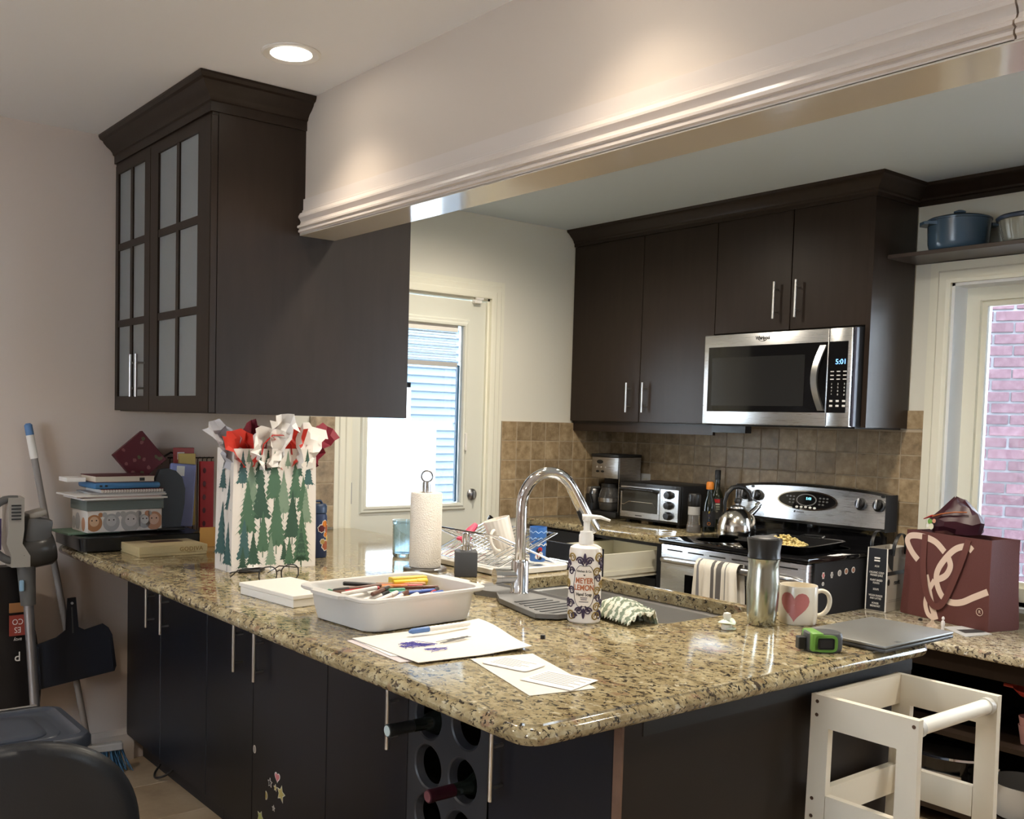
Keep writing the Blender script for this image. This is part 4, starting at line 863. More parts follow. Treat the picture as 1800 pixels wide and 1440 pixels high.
# ---- crocheted dishcloth over the sink edge
g = []
for i in range(61):
    v = i/60; row = []
    for j in range(61):
        u = j/60; y = (u-.5)*.17; s_ = v*.26
        if s_ < .08: x = -.055+s_*.55; z = .012+.036*math.sin(s_/.08*1.57)**.8
        elif s_ < .13: a = (s_-.08)/.05; x = -.011+.044*a; z = .048-.010*a
        else: x = .033+.022*min(1, (s_-.13)/.06); z = .038-(s_-.13)*.9
        hump = 1+.25*math.sin(u*3.14)
        z = .004+(z-.004)*hump*(.55+.45*math.sin(.25+u*2.6)) if s_ < .13 else z
        rip = .0035*math.sin(u*95+1.6*math.sin(v*42))
        row.append((x+rip*.5, y*(1-.12*v)+.003*math.sin(v*42), z+rip))
    g.append(row)
m, nt, bs = newmat('crochet'); tcn = nt.nodes.new('ShaderNodeTexCoord'); sxyz = nt.nodes.new('ShaderNodeSeparateXYZ'); nt.links.new(tcn.outputs['Object'], sxyz.inputs[0])
wv = nt.nodes.new('ShaderNodeTexWave'); wv.inputs['Scale'].default_value = 14; wv.inputs['Distortion'].default_value = 3.5; wv.inputs['Detail'].default_value = 1; wv.inputs['Detail Scale'].default_value = 6; wv.bands_direction = 'Y'
nt.links.new(tcn.outputs['Object'], wv.inputs[0]); nt.links.new(ramp(nt, [(.35, (.22,.27,.20)), (.6, (.72,.72,.62))], wv.outputs[0]), bs.inputs['Base Color']); bs.inputs['Roughness'].default_value = .95
nn = tex(nt, 'ShaderNodeTexNoise', 260, 2); nt.links.new(tcn.outputs['Object'], nn.inputs['Vector']); bp = nt.nodes.new('ShaderNodeBump'); bp.inputs['Strength'].default_value = .7; bp.inputs['Distance'].default_value = .004; nt.links.new(nn.outputs[0], bp.inputs['Height']); nt.links.new(bp.outputs[0], bs.inputs['Normal'])
o = tag(B().sheet(g, .004).put('dishcloth', m, None, 60), 'green and white crocheted dishcloth draped over the sink edge', 'dishcloth'); o.location = (.838, .575, ZC+.001); o.rotation_euler = (0, 0, R(-6))
# ---- pacifier
pa = thing('pacifier', 'pale green baby pacifier lying beside the sink', 'pacifier', (.985, .358, Z0), 20)
pg = mat('pacifier_mint', (.62,.72,.62), .35); b = B()
b.loft([[Vector((.031*k*math.cos(a)*(1-.18*math.cos(2*a+3.14)), .022*k*math.sin(a), .014+h+.006*math.cos(a)**2)) for a in [2*math.pi*i/32 for i in range(32)]] for k, h in ((.9, 0), (1, .002), (.9, .005), (.4, .006))]); b.put('shield', pg, pa, 40)
B().lathe([(.008, .018), (.0075, .026), (.011, .034), (.009, .042), (0, .045)], 20).put('nipple', mat('silicone', (.85,.83,.78), .25, trans=.3), pa, 40)
B().lathe([(0, 0), (.013, 0), (.014, .004), (.012, .013), (0, .014)], 20).put('button', white, pa, 40)
B().tube([(.012*math.cos(a), -.006+.016*math.sin(a), .004) for a in [2*math.pi*i/24 for i in range(24)]], .0022, 6, closed=True).put('ring', pg, pa, 40)
# ---- tumbler
tb = thing('travel_tumbler', 'brushed steel travel tumbler with a black lid', 'tumbler', (1.118, .350, Z0))
B().lathe([(0, 0), (.033, 0), (.036, .004), (.0385, .03), (.0415, .08), (.0420, .11), (.0395, .145), (.0390, .165), (.0415, .176), (0, .176)], 40).put('tumbler_body', steel('tumbler_steel', (.50,.52,.47), .22, (40, 40, 1)), tb, 40)
ld = B().lathe([(.0400, .1763), (.0415, .178), (.0400, .19), (.0440, .222), (.0450, .228), (.041, .2285), (.036, .224), (0, .223)], 40).put('lid', mat('lid_black', (.02,.02,.021), .35), tb, 40)
B().lathe([(0, .2235), (.034, .2235), (.036, .230), (.026, .233), (0, .234)], 28).put('lid_top', std, ld, 40)
# ---- heart mug
hm = thing('heart_mug', 'cream mug printed with a large pink heart', 'mug', (1.228, .316, Z0))
B().lathe([(0, 0), (.046, 0), (.049, .004), (.0500, .03), (.0490, .098), (.0480, .102), (.0455, .102), (.0450, .098), (.0455, .03), (.040, .008), (0, .007)], 44).put('mug_body', mat('mug_cream', (.78,.72,.60), .22), hm, 40)
ha = R(-38); b = B(); b.tube([Vector((math.cos(ha)*r, math.sin(ha)*r, z)) for r, z, _ in spl([(.047, .083, 0), (.062, .087, 0), (.078, .079, 0), (.084, .060, 0), (.079, .038, 0), (.064, .023, 0), (.047, .020, 0)], 5)], .0078, 12, sq=.75); b.put('handle', MATS['mug_cream'], hm, 40)
b = B(); fa = R(-157)
rings = []
for k in (.02, .3, .6, .85, 1.0):
    rings.append([Vector(((.0502 if True else 0)*math.cos(fa+u*k*.042/.05), .0502*math.sin(fa+u*k*.042/.05), .054+v*k*.046)) for u, v in heart2])
b.loft(rings, caps=(False, False)); b.put('heart_print', mat('heart_pink', (.52,.18,.17), .35), hm, 60)
# ---- tape measure
tp = thing('tape_measure', 'green and black tape measure lying at the counter end', 'tape measure', (.985, .085, Z0), -35)
b = B(); b.loft([[Vector((x*k, y*k2, z)) for x, y in [(.042*math.copysign(abs(math.cos(a))**.6, math.cos(a)), .032*math.copysign(abs(math.sin(a))**.6, math.sin(a))) for a in [2*math.pi*i/36 for i in range(36)]]] for k, k2, z in ((.90, .86, 0), (.98, .95, .004), (1, 1, .012), (1, 1, .036), (.98, .95, .043), (.90, .86, .046))]); b.put('case', dgrey, tp, 40)
b = B(); b.loft([[Vector((x, -.0335+d, .023+z)) for x, z in [(-.004+.027*math.copysign(abs(math.cos(a))**.5, math.cos(a)), .020*math.copysign(abs(math.sin(a))**.5, math.sin(a))) for a in [2*math.pi*i/32 for i in range(32)]]] for d in (.004, 0)]); b.put('green_band', green, tp, 40)
B().box(-.038, -.0335, .003, -.008, .0335, .0475, bev=.006).put('green_shell', green, tp, 30)
B().box(-.024, -.0352, .010, .014, -.0330, .036, bev=.004).put('label', black, tp)
B().box(-.060, -.012, .004, -.042, .012, .034, bev=.003).put('tape_mouth', black, tp); B().box(.015, .020, 0, .050, .034, .006, bev=.002).put('belt_clip', black, tp)
# ---- laptop
lp = thing('laptop', 'closed dark grey laptop at the corner of the counter', 'laptop', (1.243, .096, Z0), 0)
B().box(-.160, -.112, .001, .160, .112, .010, bev=.003).put('base', dgrey, lp, 30); ldp = B().box(-.160, -.112, .0105, .160, .112, .018, bev=.003).put('lid', mat('laptop_lid', (.20,.20,.19), .38, metal=.5), lp, 30)
B().box(-.095, -.106, .0181, -.080, -.096, .0185).put('logo_mark', dgrey, ldp)
# ---- paper towel
pt_ = thing('paper_towel_roll', 'roll of white paper towel on an upright holder', 'paper towel', (.880, 1.545, Z0))
m = mat('towel_paper', (.84,.80,.74), .9, bump=.5, bscale=220)
B().lathe([(.020, .012), (.0535, .012), (.0545, .016), (.0545, .262), (.052, .266), (.020, .266), (.020, .012)], 48).put('paper_roll', m, pt_, 40)
B().lathe([(0, 0), (.075, 0), (.075, .008), (.07, .011), (0, .011)], 40).put('holder_base', std, pt_, 40)
hl = B().lathe([(0, .267), (.0145, .267), (.0145, .302), (0, .302)], 24).put('holder_post', st, pt_, 40); B().lathe([(0, .011), (.008, .011), (.008, .27), (0, .27)], 16).put('holder_rod', st, pt_, 40)
B().tube([Vector((.019*math.cos(a)*.79, -.019*math.cos(a)*.61, .321+.019*math.sin(a))) for a in [2*math.pi*i/28 for i in range(28)]], .0032, 8, closed=True).put('holder_ring', std, hl, 40)
# ---- blue glass
bg_ = mat('blue_glass', (.72,.90,1.0), .03, trans=.95)
b = B(); prof = [(0, 0), (.034, 0), (.036, .003)]
for i in range(22): prof.append((.0372+(.0016 if i % 2 else 0)+.0006*i/22, .006+i*.0056))
prof += [(.040, .136), (.0375, .136), (.036, .12), (.034, .012), (0, .010)]
tag(B().lathe(prof, 36, (0, 0, 0)).put('drinking_glass', bg_, None, 40), 'blue ribbed drinking glass beside the paper towel', 'glass').location = (1.000, 1.860, Z0)
# ---- dark soap dispenser
ds = thing('soap_dispenser', 'square charcoal soap dispenser with a chrome pump', 'soap dispenser', (.925, 1.375, Z0), -35)
B().box(-.037, -.037, 0, .037, .037, .084, bev=.004).put('bottle_body', mat('slate', (.055,.057,.062), .55), ds, 30)
pu = B().lathe([(.015, .084), (.019, .085), (.019, .100), (.013, .102), (.013, .116), (.014, .117), (.014, .140), (.010, .143), (0, .143)], 24).put('pump', chrome, ds, 40)
B().tube([(.010, 0, .135), (.035, 0, .136), (.062, 0, .128)], [.005, .004, .003], 10).xf(rotz(20)).put('spout', chrome, pu, 40)
# ---- dish rack on a white drip tray
tr = thing('drip_tray', 'white drip tray with ridges under the dish rack', 'tray', (1.165, 1.535, Z0), 0)
rr = lambda ins, z, r=.045: rrect(-.165, -.245, .170, .245, r, z, 6, ins, 3)
b = B(); b.loft([rr(.012, 0), rr(.002, .004), rr(0, .020), rr(.004, .024), rr(.010, .022), rr(.018, .010), rr(.03, .008)]); b.put('tray_body', white, tr, 35)
for i in range(9): B().box(-.12, -.19+i*.046, .0082, .12, -.19+i*.046+.016, .0105, bev=.001).put('ridge', mat('tray_grey', (.55,.58,.60), .4), tr)
dr_ = thing('dish_rack', 'folding chrome wire dish rack with tilted wire shelves', 'dish rack', (1.165, 1.535, ZC+.0125), 0)
wire = chrome; b = B()
def rackframe(p): B().tube(p, .0036, 8, closed=True).put('frame_wire', wire, dr_, 40)
A = [(-.13, -.20, .012), (-.13, .20, .012), (.13, .20, .115), (.13, -.20, .115)]; A2 = [(.13, -.20, .012), (.13, .20, .012), (-.13, .20, .115), (-.13, -.20, .115)]
rackframe(A); rackframe(A2)
for i in range(15):
    y = -.19+i*.0272; B().tube([(-.13, y, .0135), (0, y, .066), (.13, y, .117)], .0018, 6).put('cross_wire', wire, dr_, 40)
    if i % 2 == 0: B().tube([(.13, y+.01, .0135), (-.13, y+.01, .117)], .0018, 6).put('cross_wire', wire, dr_, 40)
# things in the rack
mg = thing('white_mug', 'white ribbed mug leaning in the dish rack', 'mug', (1.172, 1.462, .956), 0, rot=tuple(Matrix.Rotation(R(17), 3, Vector((-.606, -.795, 0))).to_euler())); mg.scale = (1.1, 1.1, 1.1); b = B(); rings = []
for r, z in ((.001, .006), (.034, .0), (.037, .004), (.040, .05), (.043, .118), (.041, .119), (.037, .05), (.033, .012), (.001, .010)):
    rings.append([Vector((r*(1+.015*math.cos(20*a))*math.cos(a), r*(1+.015*math.cos(20*a))*math.sin(a), z)) for a in [2*math.pi*i/80 for i in range(80)]])
b.loft(rings); b.put('mug_body', mat('mug_white', (.80,.75,.68), .3), mg, 40)
B().tube([Vector((-.035-.028*math.sin(R(a))*.9, -.02, .055-.034*math.cos(R(a)))) for a in range(0, 181, 20)], .0055, 10).put('handle', MATS['mug_white'], mg, 40)
cu = thing('blue_cup', 'blue wavy patterned cup standing behind the faucet', 'cup', (1.262, 1.395, ZC+.0245))
B().lathe([(0, 0), (.026, 0), (.028, .004), (.0305, .122), (.028, .122), (.026, .01), (0, .008)], 32).put('cup_body', mat('cup_blue', (.05,.17,.50), .35), cu, 40)
for z, c in ((.105, mat('wave_light', (.35,.55,.85), .4)), (.082, MATS['wave_light']), (.060, white)):
    b = B(); b.tube([Vector(((.0296+.0195*(z/8))*math.cos(a), (.0296+.0195*(z/8))*math.sin(a), z+.003*math.sin(9*a))) for a in [2*math.pi*i/72 for i in range(72)]], .0016, 5, closed=True); b.put('wave_band', c, cu)
for a, z, c in ((-115, .045, red), (-128, .040, ink), (-110, .028, white), (-124, .025, red), (-118, .015, ink), (-135, .018, white)):
    B().lathe([(0, 0), (.008, 0), (.008, .0006), (0, .0006)], 12, M=Matrix.Rotation(R(a), 4, 'Z') @ Matrix.Translation((.0288, 0, z)) @ Matrix.Rotation(R(90), 4, 'Y')).put('print_spot', c, cu)
ty = thing('pink_toy', 'pink plastic scoop toy lying on the dish rack', 'toy', (1.115, 1.60, .995), 30)
pk = mat('hot_pink', (.72,.08,.16), .35); B().tube([(-.06, 0, .0), (-.03, .005, .012), (0, 0, .03), (.03, -.01, .052)], [.008, .012, .016, .010], 12).put('body', pk, ty, 40)
B().tube([Vector((-.055+.022*math.cos(a), .0+.022*math.sin(a), .010)) for a in [2*math.pi*i/20 for i in range(20)]], .006, 8, closed=True).put('ring', pk, ty, 40); B().tube([(.005, .01, .0), (.03, .02, -.005), (.05, .02, .0)], [.010, .013, .008], 10).put('paddle', pk, ty, 40)
tag(B().lathe([(0, 0), (.03, .004), (.045, .02), (.048, .03), (.044, .03), (.040, .02), (0, .008)], 28, (0, 0, 0)).put('black_bowl', black, None, 40), 'small black bowl tipped on the back of the dish rack', 'bowl').location = (1.245, 1.640, 1.020)
bpy.data.objects['black_bowl'].rotation_euler = (R(35), R(40), 0)
# ---- storage bin with pens
bn = thing('storage_bin', 'translucent white plastic bin full of pens and markers', 'bin', (.325, .905, Z0), 4)
rb = lambda x, y, z, r, ins=0: rrect(-x, -y, x, y, r, z, 7, ins, 4)
tub = mat('bin_plastic', (.96,.955,.94), .36, trans=.42, spec=.4)
b = B(); b.loft([rb(.155, .118, 0, .035), rb(.165, .128, .003, .04), rb(.172, .134, .03, .042), rb(.178, .140, .072, .045), rb(.180, .142, .076, .045), rb(.196, .152, .077, .04), rb(.200, .155, .080, .04), rb(.200, .155, .086, .04), rb(.196, .151, .088, .04), rb(.183, .143, .086, .045), rb(.176, .138, .070, .043), rb(.170, .132, .03, .04), rb(.160, .122, .006, .036)]); b.put('bin_body', tub, bn, 40)
for s in (-1, 1): B().prism([(s*.196, -.07, .078), (s*.214, -.06, .079), (s*.218, -.04, .079), (s*.218, .04, .079), (s*.214, .06, .079), (s*.196, .07, .078)], (0, 0, .008)).put('grip', tub, bn)
Mb = pmat(bn); rnd = random.Random(21)
pen_cols = {'white': mat('pen_white', (.78,.76,.72), .35), 'red': mat('pen_red', (.40,.02,.03), .35), 'brown': mat('pen_brown', (.12,.05,.03), .35), 'green': mat('pen_green', (.03,.22,.12), .35), 'black': mat('pen_black', (.02,.02,.022), .35), 'wood': mat('pencil_wood', (.42,.22,.10), .5), 'blue': mat('pen_blue', (.05,.12,.42), .35), 'yellow': mat('pen_yellow', (.80,.52,.04), .35), 'orange': mat('pen_orange', (.62,.18,.05), .4)}
def pen(x, y, z, rz, ry, bc, cc, ln=.135, r=.0055, label=None):
    Mx = Mb @ Matrix.Translation((x, y, z)) @ Matrix.Rotation(R(rz), 4, 'Z') @ Matrix.Rotation(R(ry), 4, 'Y')
    t = thing('marker_pen', label or f'{bc} marker pen with a {cc} cap inside the plastic bin', 'pen', (0, 0, 0), 0, 'pens in the plastic bin')
    t.location = Mx.to_translation(); t.rotation_euler = Mx.to_euler(); PM[t.name] = Mx
    Rx = Matrix.Rotation(R(90), 4, 'Y')
    B().lathe([(0, -ln/2), (r*.8, -ln/2), (r, -ln/2+.003), (r, ln*.18), (0, ln*.18)], 12, M=Rx).put('barrel', pen_cols[bc], t, 40)
    B().lathe([(0, ln*.18), (r*1.12, ln*.18+.0004), (r*1.12, ln/2-.003), (r*.9, ln/2), (0, ln/2)], 12, M=Rx).put('cap', pen_cols[cc], t, 40)
specs = [(-.112, .030, .085, 150, 10, 'white', 'brown'), (-.085, .055, .083, 160, 4, 'red', 'brown'), (-.06, .075, .085, 168, 3, 'brown', 'black'), (-.02, .085, .089, -18, 5, 'black', 'brown'), (-.10, .01, .080, 12, 0, 'white', 'white'), (-.07, -.02, .078, 25, 0, 'white', 'black'), (-.055, -.045, .080, 30, 0, 'white', 'white'), (-.03, -.06, .079, 32, -2, 'white', 'brown'), (-.015, -.08, .077, 30, 0, 'white', 'white'), (-.045, -.005, .088, 35, 2, 'brown', 'black'), (-.02, .03, .080, -20, 0, 'green', 'green'), (.02, .0, .077, -15, 0, 'green', 'black'), (.02, .06, .082, -10, 0, 'wood', 'red'), (.055, .05, .083, -24, 2, 'orange', 'red'), (.07, .06, .085, -30, 0, 'wood', 'wood'), (.09, .03, .079, -28, 0, 'brown', 'brown'), (.05, -.02, .077, -5, 0, 'blue', 'blue'), (.06, -.06, .075, 10, 0, 'white', 'blue'), (.10, -.04, .075, 40, 0, 'red', 'black'), (-.09, -.07, .071, 5, 0, 'white', 'red'), (-.12, .07, .073, 80, 0, 'white', 'green'), (.0, .10, .075, 3, 0, 'orange', 'white')]
seen = {}
places = ['near the left rim', 'in the middle', 'towards the right', 'lying underneath', 'by the far side']
for (x, y, z, rz, ry, bc, cc) in specs:
    k = (bc, cc); seen[k] = seen.get(k, 0)
    lb = f'{bc} marker pen with {cc} cap in the bin' if bc != cc else f'all {bc} marker pen in the bin'
    if seen[k]: lb += ', ' + places[seen[k]]
    seen[k] += 1; pen(x, y, z-.012, rz, ry, bc, cc, label=lb)
yb_ = thing('yellow_tape_pack', 'yellow patterned pack standing in the right corner of the bin', 'pack', tuple(Mb @ Vector((.115, .085, .030))), -8)
B().box(-.055, -.012, 0, .055, .012, .058, bev=.004).put('pack', mat('pack_yellow', (.72,.52,.05), .35, trans=.2, var=.3, vscale=60), yb_)
pen(.10, .055, .078, -12, 0, 'yellow', 'yellow', .10, .0075, 'fat yellow highlighter with black print in the bin')
for k, (a, m_, lb) in enumerate((((-.145, -.09, .012, -.02, .02, .05), lgrey, 'grey pad at the left inside the translucent bin'), ((0.0, -.105, .010, .13, -.02, .045), mat('coral', (.62,.25,.15), .6), 'coral paper bundle near the front inside the bin'), ((-.01, .02, .010, .14, .11, .035), whitep, 'white note pad at the back inside the bin'))):
    o = tag(B().box(*a, bev=.004).put('note_pad', m_), lb, 'pad'); o.location = Mb.to_translation(); o.rotation_euler = (0, 0, R(4))
# ---- white box left of the bin
wb = thing('white_box', 'flat white box beside the plastic bin', 'box', (.235, 1.290, Z0), 6)
B().box(-.085, -.135, 0, .085, .135, .022, bev=.002).put('box_base', white, wb); B().box(-.088, -.138, .0222, .088, .138, .034, bev=.002).put('box_lid', white, wb)
# ---- eyeglasses
eg = thing('eyeglasses', 'thin dark framed eyeglasses on the counter', 'glasses', (.318, 1.530, Z0), 8); eg.scale = (1.2, 1.2, 1.2)
def lens(cx): return [Vector((cx+.027*math.copysign(abs(math.cos(a))**.8, math.cos(a)), 0, .024+.021*math.copysign(abs(math.sin(a))**.85, math.sin(a)))) for a in [2*math.pi*i/32 for i in range(32)]]
for s in (-1, 1):
    fr = B().tube(lens(s*.034), .0017, 8, closed=True).put('rim', black, eg, 40); B().prism([p+Vector((0, .0003, 0)) for p in lens(s*.034)], (0, -.0008, 0)).put('lens', glass, fr)
    B().tube([(s*.061, 0, .034), (s*.066, .01, .034), (s*.064, .09, .028), (s*.058, .135, .004)], .0017, 8).put('temple', black, eg, 40)
B().tube([(-.008, 0, .030), (0, -.002, .034), (.008, 0, .030)], .0016, 8).put('bridge', black, eg, 40)
# ---- drawing paper and pen
def paper(name, label, cat, pts, z, m=paperm, curl=None, th=.0012, n=14):
    (a, b_, c, d) = [Vector((*p, 0)) for p in pts]; ctr = (a+b_+c+d)/4; g = []
    for i in range(n+1):
        v = i/n; row = []
        for j in range(n+1):
            u = j/n; p_ = (a*(1-u)+b_*u)*(1-v)+(d*(1-u)+c*u)*v - ctr; row.append((p_.x, p_.y, curl(u, v) if curl else 0))
        g.append(row)
    o = tag(B().sheet(g, th).put(name, m, None, 40), label, cat); o.location = (ctr.x, ctr.y, z); return o
dp_ = [(.100, .735), (.098, .465), (.395, .440), (.465, .725)]
paper('drawing_sheet', 'lilac tinted paper at the bottom of the drawing stack', 'paper', [(.085, .735), (.075, .50), (.30, .46), (.40, .73)], ZC+.0018, mat('paper_lilac', (.62,.56,.58), .8))
paper('drawing_sheet', 'blank paper poking out under the top drawing', 'paper', [(.105, .742), (.085, .55), (.33, .47), (.43, .735)], ZC+.0036, whitep)
cl = lambda u, v: .012*max(0, v-.55)**1.0*2*(1-.4*u)+.0035*math.sin(u*6)*v
top_d = paper('drawing_sheet', 'curled top sheet with a blue and purple pen doodle', 'paper', dp_, ZC+.0058, paperm, cl)
rnd = random.Random(9); loc = top_d.location
def doodle(cx, cy, sx, sy, n, m_, name):
    pts = []
    for i in range(n): pts.append((cx+rnd.uniform(-sx, sx), cy+rnd.uniform(-sy, sy)))
    ctr = Vector((sum(p[0] for p in dp_)/4, sum(p[1] for p in dp_)/4))
    b = B(); b.tube([(x-ctr.x, y-ctr.y, .0022+.016*max(0, (x-.25)/.2)) for x, y in pts], .0006, 4); b.put(name, m_, top_d)
doodle(.185, .600, .045, .030, 46, mat('ink_violet', (.10,.09,.38), .7), 'pen_doodle'); doodle(.200, .535, .03, .018, 20, MATS['ink_violet'], 'pen_doodle'); doodle(.285, .585, .05, .010, 26, mat('ink_grey', (.2,.2,.2), .7), 'pencil_doodle')
bpn = thing('ballpoint_pen', 'white ribbed pen with a blue cap lying on the drawing', 'pen', (.290, .665, ZC+.022), -6, rot=(0, R(-2), R(-6)))
Rx = Matrix.Rotation(R(90), 4, 'Y'); prof = [(0, -.02), (.006, -.02)]
for i in range(18): prof.append((.0066 if i % 2 else .0058, -.018+i*.006))
prof += [(.005, .092), (0, .094)]
B().lathe(prof, 14, M=Rx).put('barrel', pen_cols['white'], bpn, 40); B().lathe([(0, -.075), (.0035, -.074), (.0068, -.065), (.0070, -.022), (0, -.0205)], 14, M=Rx).put('cap', mat('cap_blue', (.10,.20,.45), .35), bpn, 40)
# ---- envelope with cards
paper('envelope', 'cream envelope near the counter corner with printed notes', 'envelope', [(.222, .445), (.140, .158), (.286, .128), (.372, .412)], ZC+.0020, paperm)
b = B(); Mc = frame((.268, .355, ZC+.0040), (.26, -.97, 0), (.97, .26, 0)); rr_ = rrect(-.058, -.040, .058, .040, .012, 0, 5, 0, 1)
cd_ = thing('note_card', 'small white rounded card with writing on the envelope', 'card', (.268, .355, ZC+.0035)); iM = pmat(cd_).inverted()
B().prism(rr_, (0, 0, .0015), M=iM @ frame((.268, .355, ZC+.0038), (.26, -.97, 0), (.97, .26, 0))).put('card', whitep, cd_)
for i in range(6): B().box(-.044, .026-i*.010, .0016, .040-.012*(i % 3), .0285-i*.010, .0018, M=iM @ frame((.268, .355, ZC+.0038), (.26, -.97, 0), (.97, .26, 0))).put('text_line', mat('faint_ink', (.36,.34,.32), .8), cd_)
rc = thing('printed_slip', 'printed paper slip on the lower end of the envelope', 'paper', (.268, .215, ZC+.0035)); iM = pmat(rc).inverted(); Mr = iM @ frame((.262, .205, ZC+.0035), (.26, -.97, 0), (.97, .26, 0))
B().box(-.062, -.052, 0, .058, .052, .0006, M=Mr).put('slip', whitep, rc)
for i in range(7): B().box(-.054, .036-i*.011, .0006, .050-.02*(i % 2), .039-i*.011, .0009, M=Mr).put('text_line', MATS['faint_ink'], rc)
tag(B().lathe([(0, 0), (.006, 0), (.006, .009), (0, .010)], 10, (.500, .520, Z0)).put('pen_cap', black, None, 40), 'tiny black pen cap lying near the drawing', 'pen cap')
# ---- gift bag
gbag = thing('gift_bag', 'white gift bag printed with green fir trees', 'gift bag', (.430, 1.845, Z0), 2)
bw_, bd_, bh_ = .158, .060, .405
bagm = mat('bag_paper', (.78,.74,.70), .45)
b = B()
def bagring(z, k, ins=0): return [Vector((x*k, y, z)) for x, y in ((-bw_+ins, -bd_+ins), (bw_-ins, -bd_+ins), (bw_-ins, 0, )[:2], (bw_-ins, bd_-ins), (-bw_+ins, bd_-ins), (-bw_+ins, 0))]
def br(z, k, fold, ins=0): return [Vector(p) for p in ((-bw_*k+ins, -bd_+ins, z), (bw_*k-ins, -bd_+ins, z), (bw_*k-fold-ins, 0, z), (bw_*k-ins, bd_-ins, z), (-bw_*k+ins, bd_-ins, z), (-bw_*k+fold+ins, 0, z))]
b.loft([br(0, 1, 0), br(.10, 1, .004), br(.30, .98, .012), br(bh_, .97, .018), br(bh_, .97, .018, .0015), br(.02, .995, .002, .0015)]); b.put('bag_body', bagm, gbag)
def firtree(cx, base, h, m_, M, b):
    rnd_ = random.Random(int(cx*1e4+base*1e5)); n = 9
    b.mesh([(cx-.0018, base-.012*h/.1, 0), (cx+.0018, base-.012*h/.1, 0), (cx+.0012, base+h*.2, 0), (cx-.0012, base+h*.2, 0)], [(0, 1, 2, 3)], M)
    for i in range(n):
        t_ = i/n; zb = base+h*(t_*.92); wd = h*.27*(1-t_)*(1+.15*rnd_.uniform(-1, 1))+.001; zt = zb+h*(.20+.05*(1-t_))
        pts = [(cx, min(zt, base+h), 0)]
        N = 5
        for j in range(N+1):
            u = -1+2*j/N; pts.append((cx-u*wd, zb-h*.025*abs(u)+rnd_.uniform(0, h*.02), .00002*i)); 
            if j < N: pts.append((cx-(u+1/N)*wd*.9, zb+h*.035+rnd_.uniform(0, h*.02), .00002*i))
        b.mesh(pts, [(0, k, k+1) for k in range(1, len(pts)-1)], M)
gd1 = mat('fir_dark', (.035,.085,.055), .6); gd2 = mat('fir_mid', (.07,.15,.09), .6); gd3 = mat('fir_pale', (.20,.29,.21), .6); gd4 = mat('fir_teal', (.05,.12,.12), .6)
front = lambda: frame((0, -bd_-.0006, 0), (1, 0, 0), (0, 0, 1))
trees = [(-.03, .33, .075, gd1), (.075, .235, .14, gd2), (-.09, .215, .16, gd3), (.035, .03, .07, gd1), (-.045, .06, .14, gd2), (-.06, .285, .115, gd1), (-.005, .235, .165, gd2), (.045, .345, .055, gd3), (.085, .31, .095, gd1), (-.125, .29, .11, gd4), (.13, .28, .10, gd4), (-.055, .17, .175, gd1), (.03, .185, .15, gd3), (.105, .19, .125, gd2), (-.115, .125, .185, gd2), (.065, .10, .17, gd1), (.005, .075, .20, gd2), (.14, .15, .13, gd3), (-.080, .02, .115, gd1), (-.118, .012, .075, gd1), (-.015, .015, .105, gd3), (.055, .012, .10, gd2), (.100, .022, .12, gd1), (.130, .018, .185, gd2), (-.145, .04, .14, gd4), (.12, .36, .045, gd1), (-.10, .36, .045, gd3)]
for cx, z, h, m_ in trees:
    if abs(cx) > .150-.002: continue
    b = B(); firtree(max(-.150+h*.26, min(.150-h*.26, cx)), z, h, m_, front(), b); b.put('printed_tree', m_, gbag)
side = frame((-bw_-.0008, 0, 0), (0, -1, 0), (0, 0, 1)).inverted().inverted()
for u, z, h, m_ in ((.03, .02, .17, gd4), (-.02, .05, .20, gd4), (.02, .20, .13, gd4), (-.025, .27, .10, gd4)):
    b = B(); firtree(u, z, h*.9, m_, frame((-bw_*.99-.001+.0, 0, 0), (0, -1, 0), (0, 0, 1)), b)
    for v in b.bm.verts:
        z = v.co.z; kk = 1-.02*max(0, z-.1)/.2 if z < .3 else .98-.01*(z-.3)/.105; fo = .04*z if z < .1 else (.004+.04*(z-.1) if z < .3 else .012+.057*(z-.3)); v.co.x = -bw_*kk+fo*(1-abs(v.co.y)/bd_)-.0012-abs(v.co.x+bw_*.99+.001)
    b.put('printed_tree', m_, gbag)
for s in (-1,): B().tube([(-.055, -bd_-.003, bh_-.02), (-.050, -bd_-.006, bh_+.015), (-.02, -bd_-.01, bh_+.045), (.02, -bd_-.01, bh_+.045), (.052, -bd_-.006, bh_+.015), (.058, -bd_-.003, bh_-.02)], .004, 8, sq=.4).put('ribbon_handle', mat('ribbon_red', (.50,.02,.02), .5), gbag, 40)
# tissue sheets, each a crumpled piece
def tissue(label, x, y, z, w_, h_, lean, twist, m_, seed):
    r_ = random.Random(seed); g = []; n = 7
    for i in range(n+1):
        v = i/n; row = []
        for j in range(n+1):
            u = j/n-.5; fan = .35+.75*v+.10*r_.uniform(-1, 1)
            px_ = u*w_*fan; ang_ = u*2.2*(1-.35*v)
            row.append((px_*math.cos(ang_*.5)+lean[0]*v*v+.010*r_.uniform(-1, 1), .04*math.cos(ang_*2)+lean[1]*v*v+.014*r_.uniform(-1, 1), h_*v*(1-.35*abs(u*1.6)**1.5*(1+.4*r_.uniform(-1, 1)))+.008*r_.uniform(-1, 1)))
        g.append(row)
    o = B().sheet(g).put('tissue_paper', m_, None, 24); tag(o, label, 'tissue paper', 'tissue in the gift bag'); o.location = (x, y, z); o.rotation_euler = (0, 0, R(twist)); return o
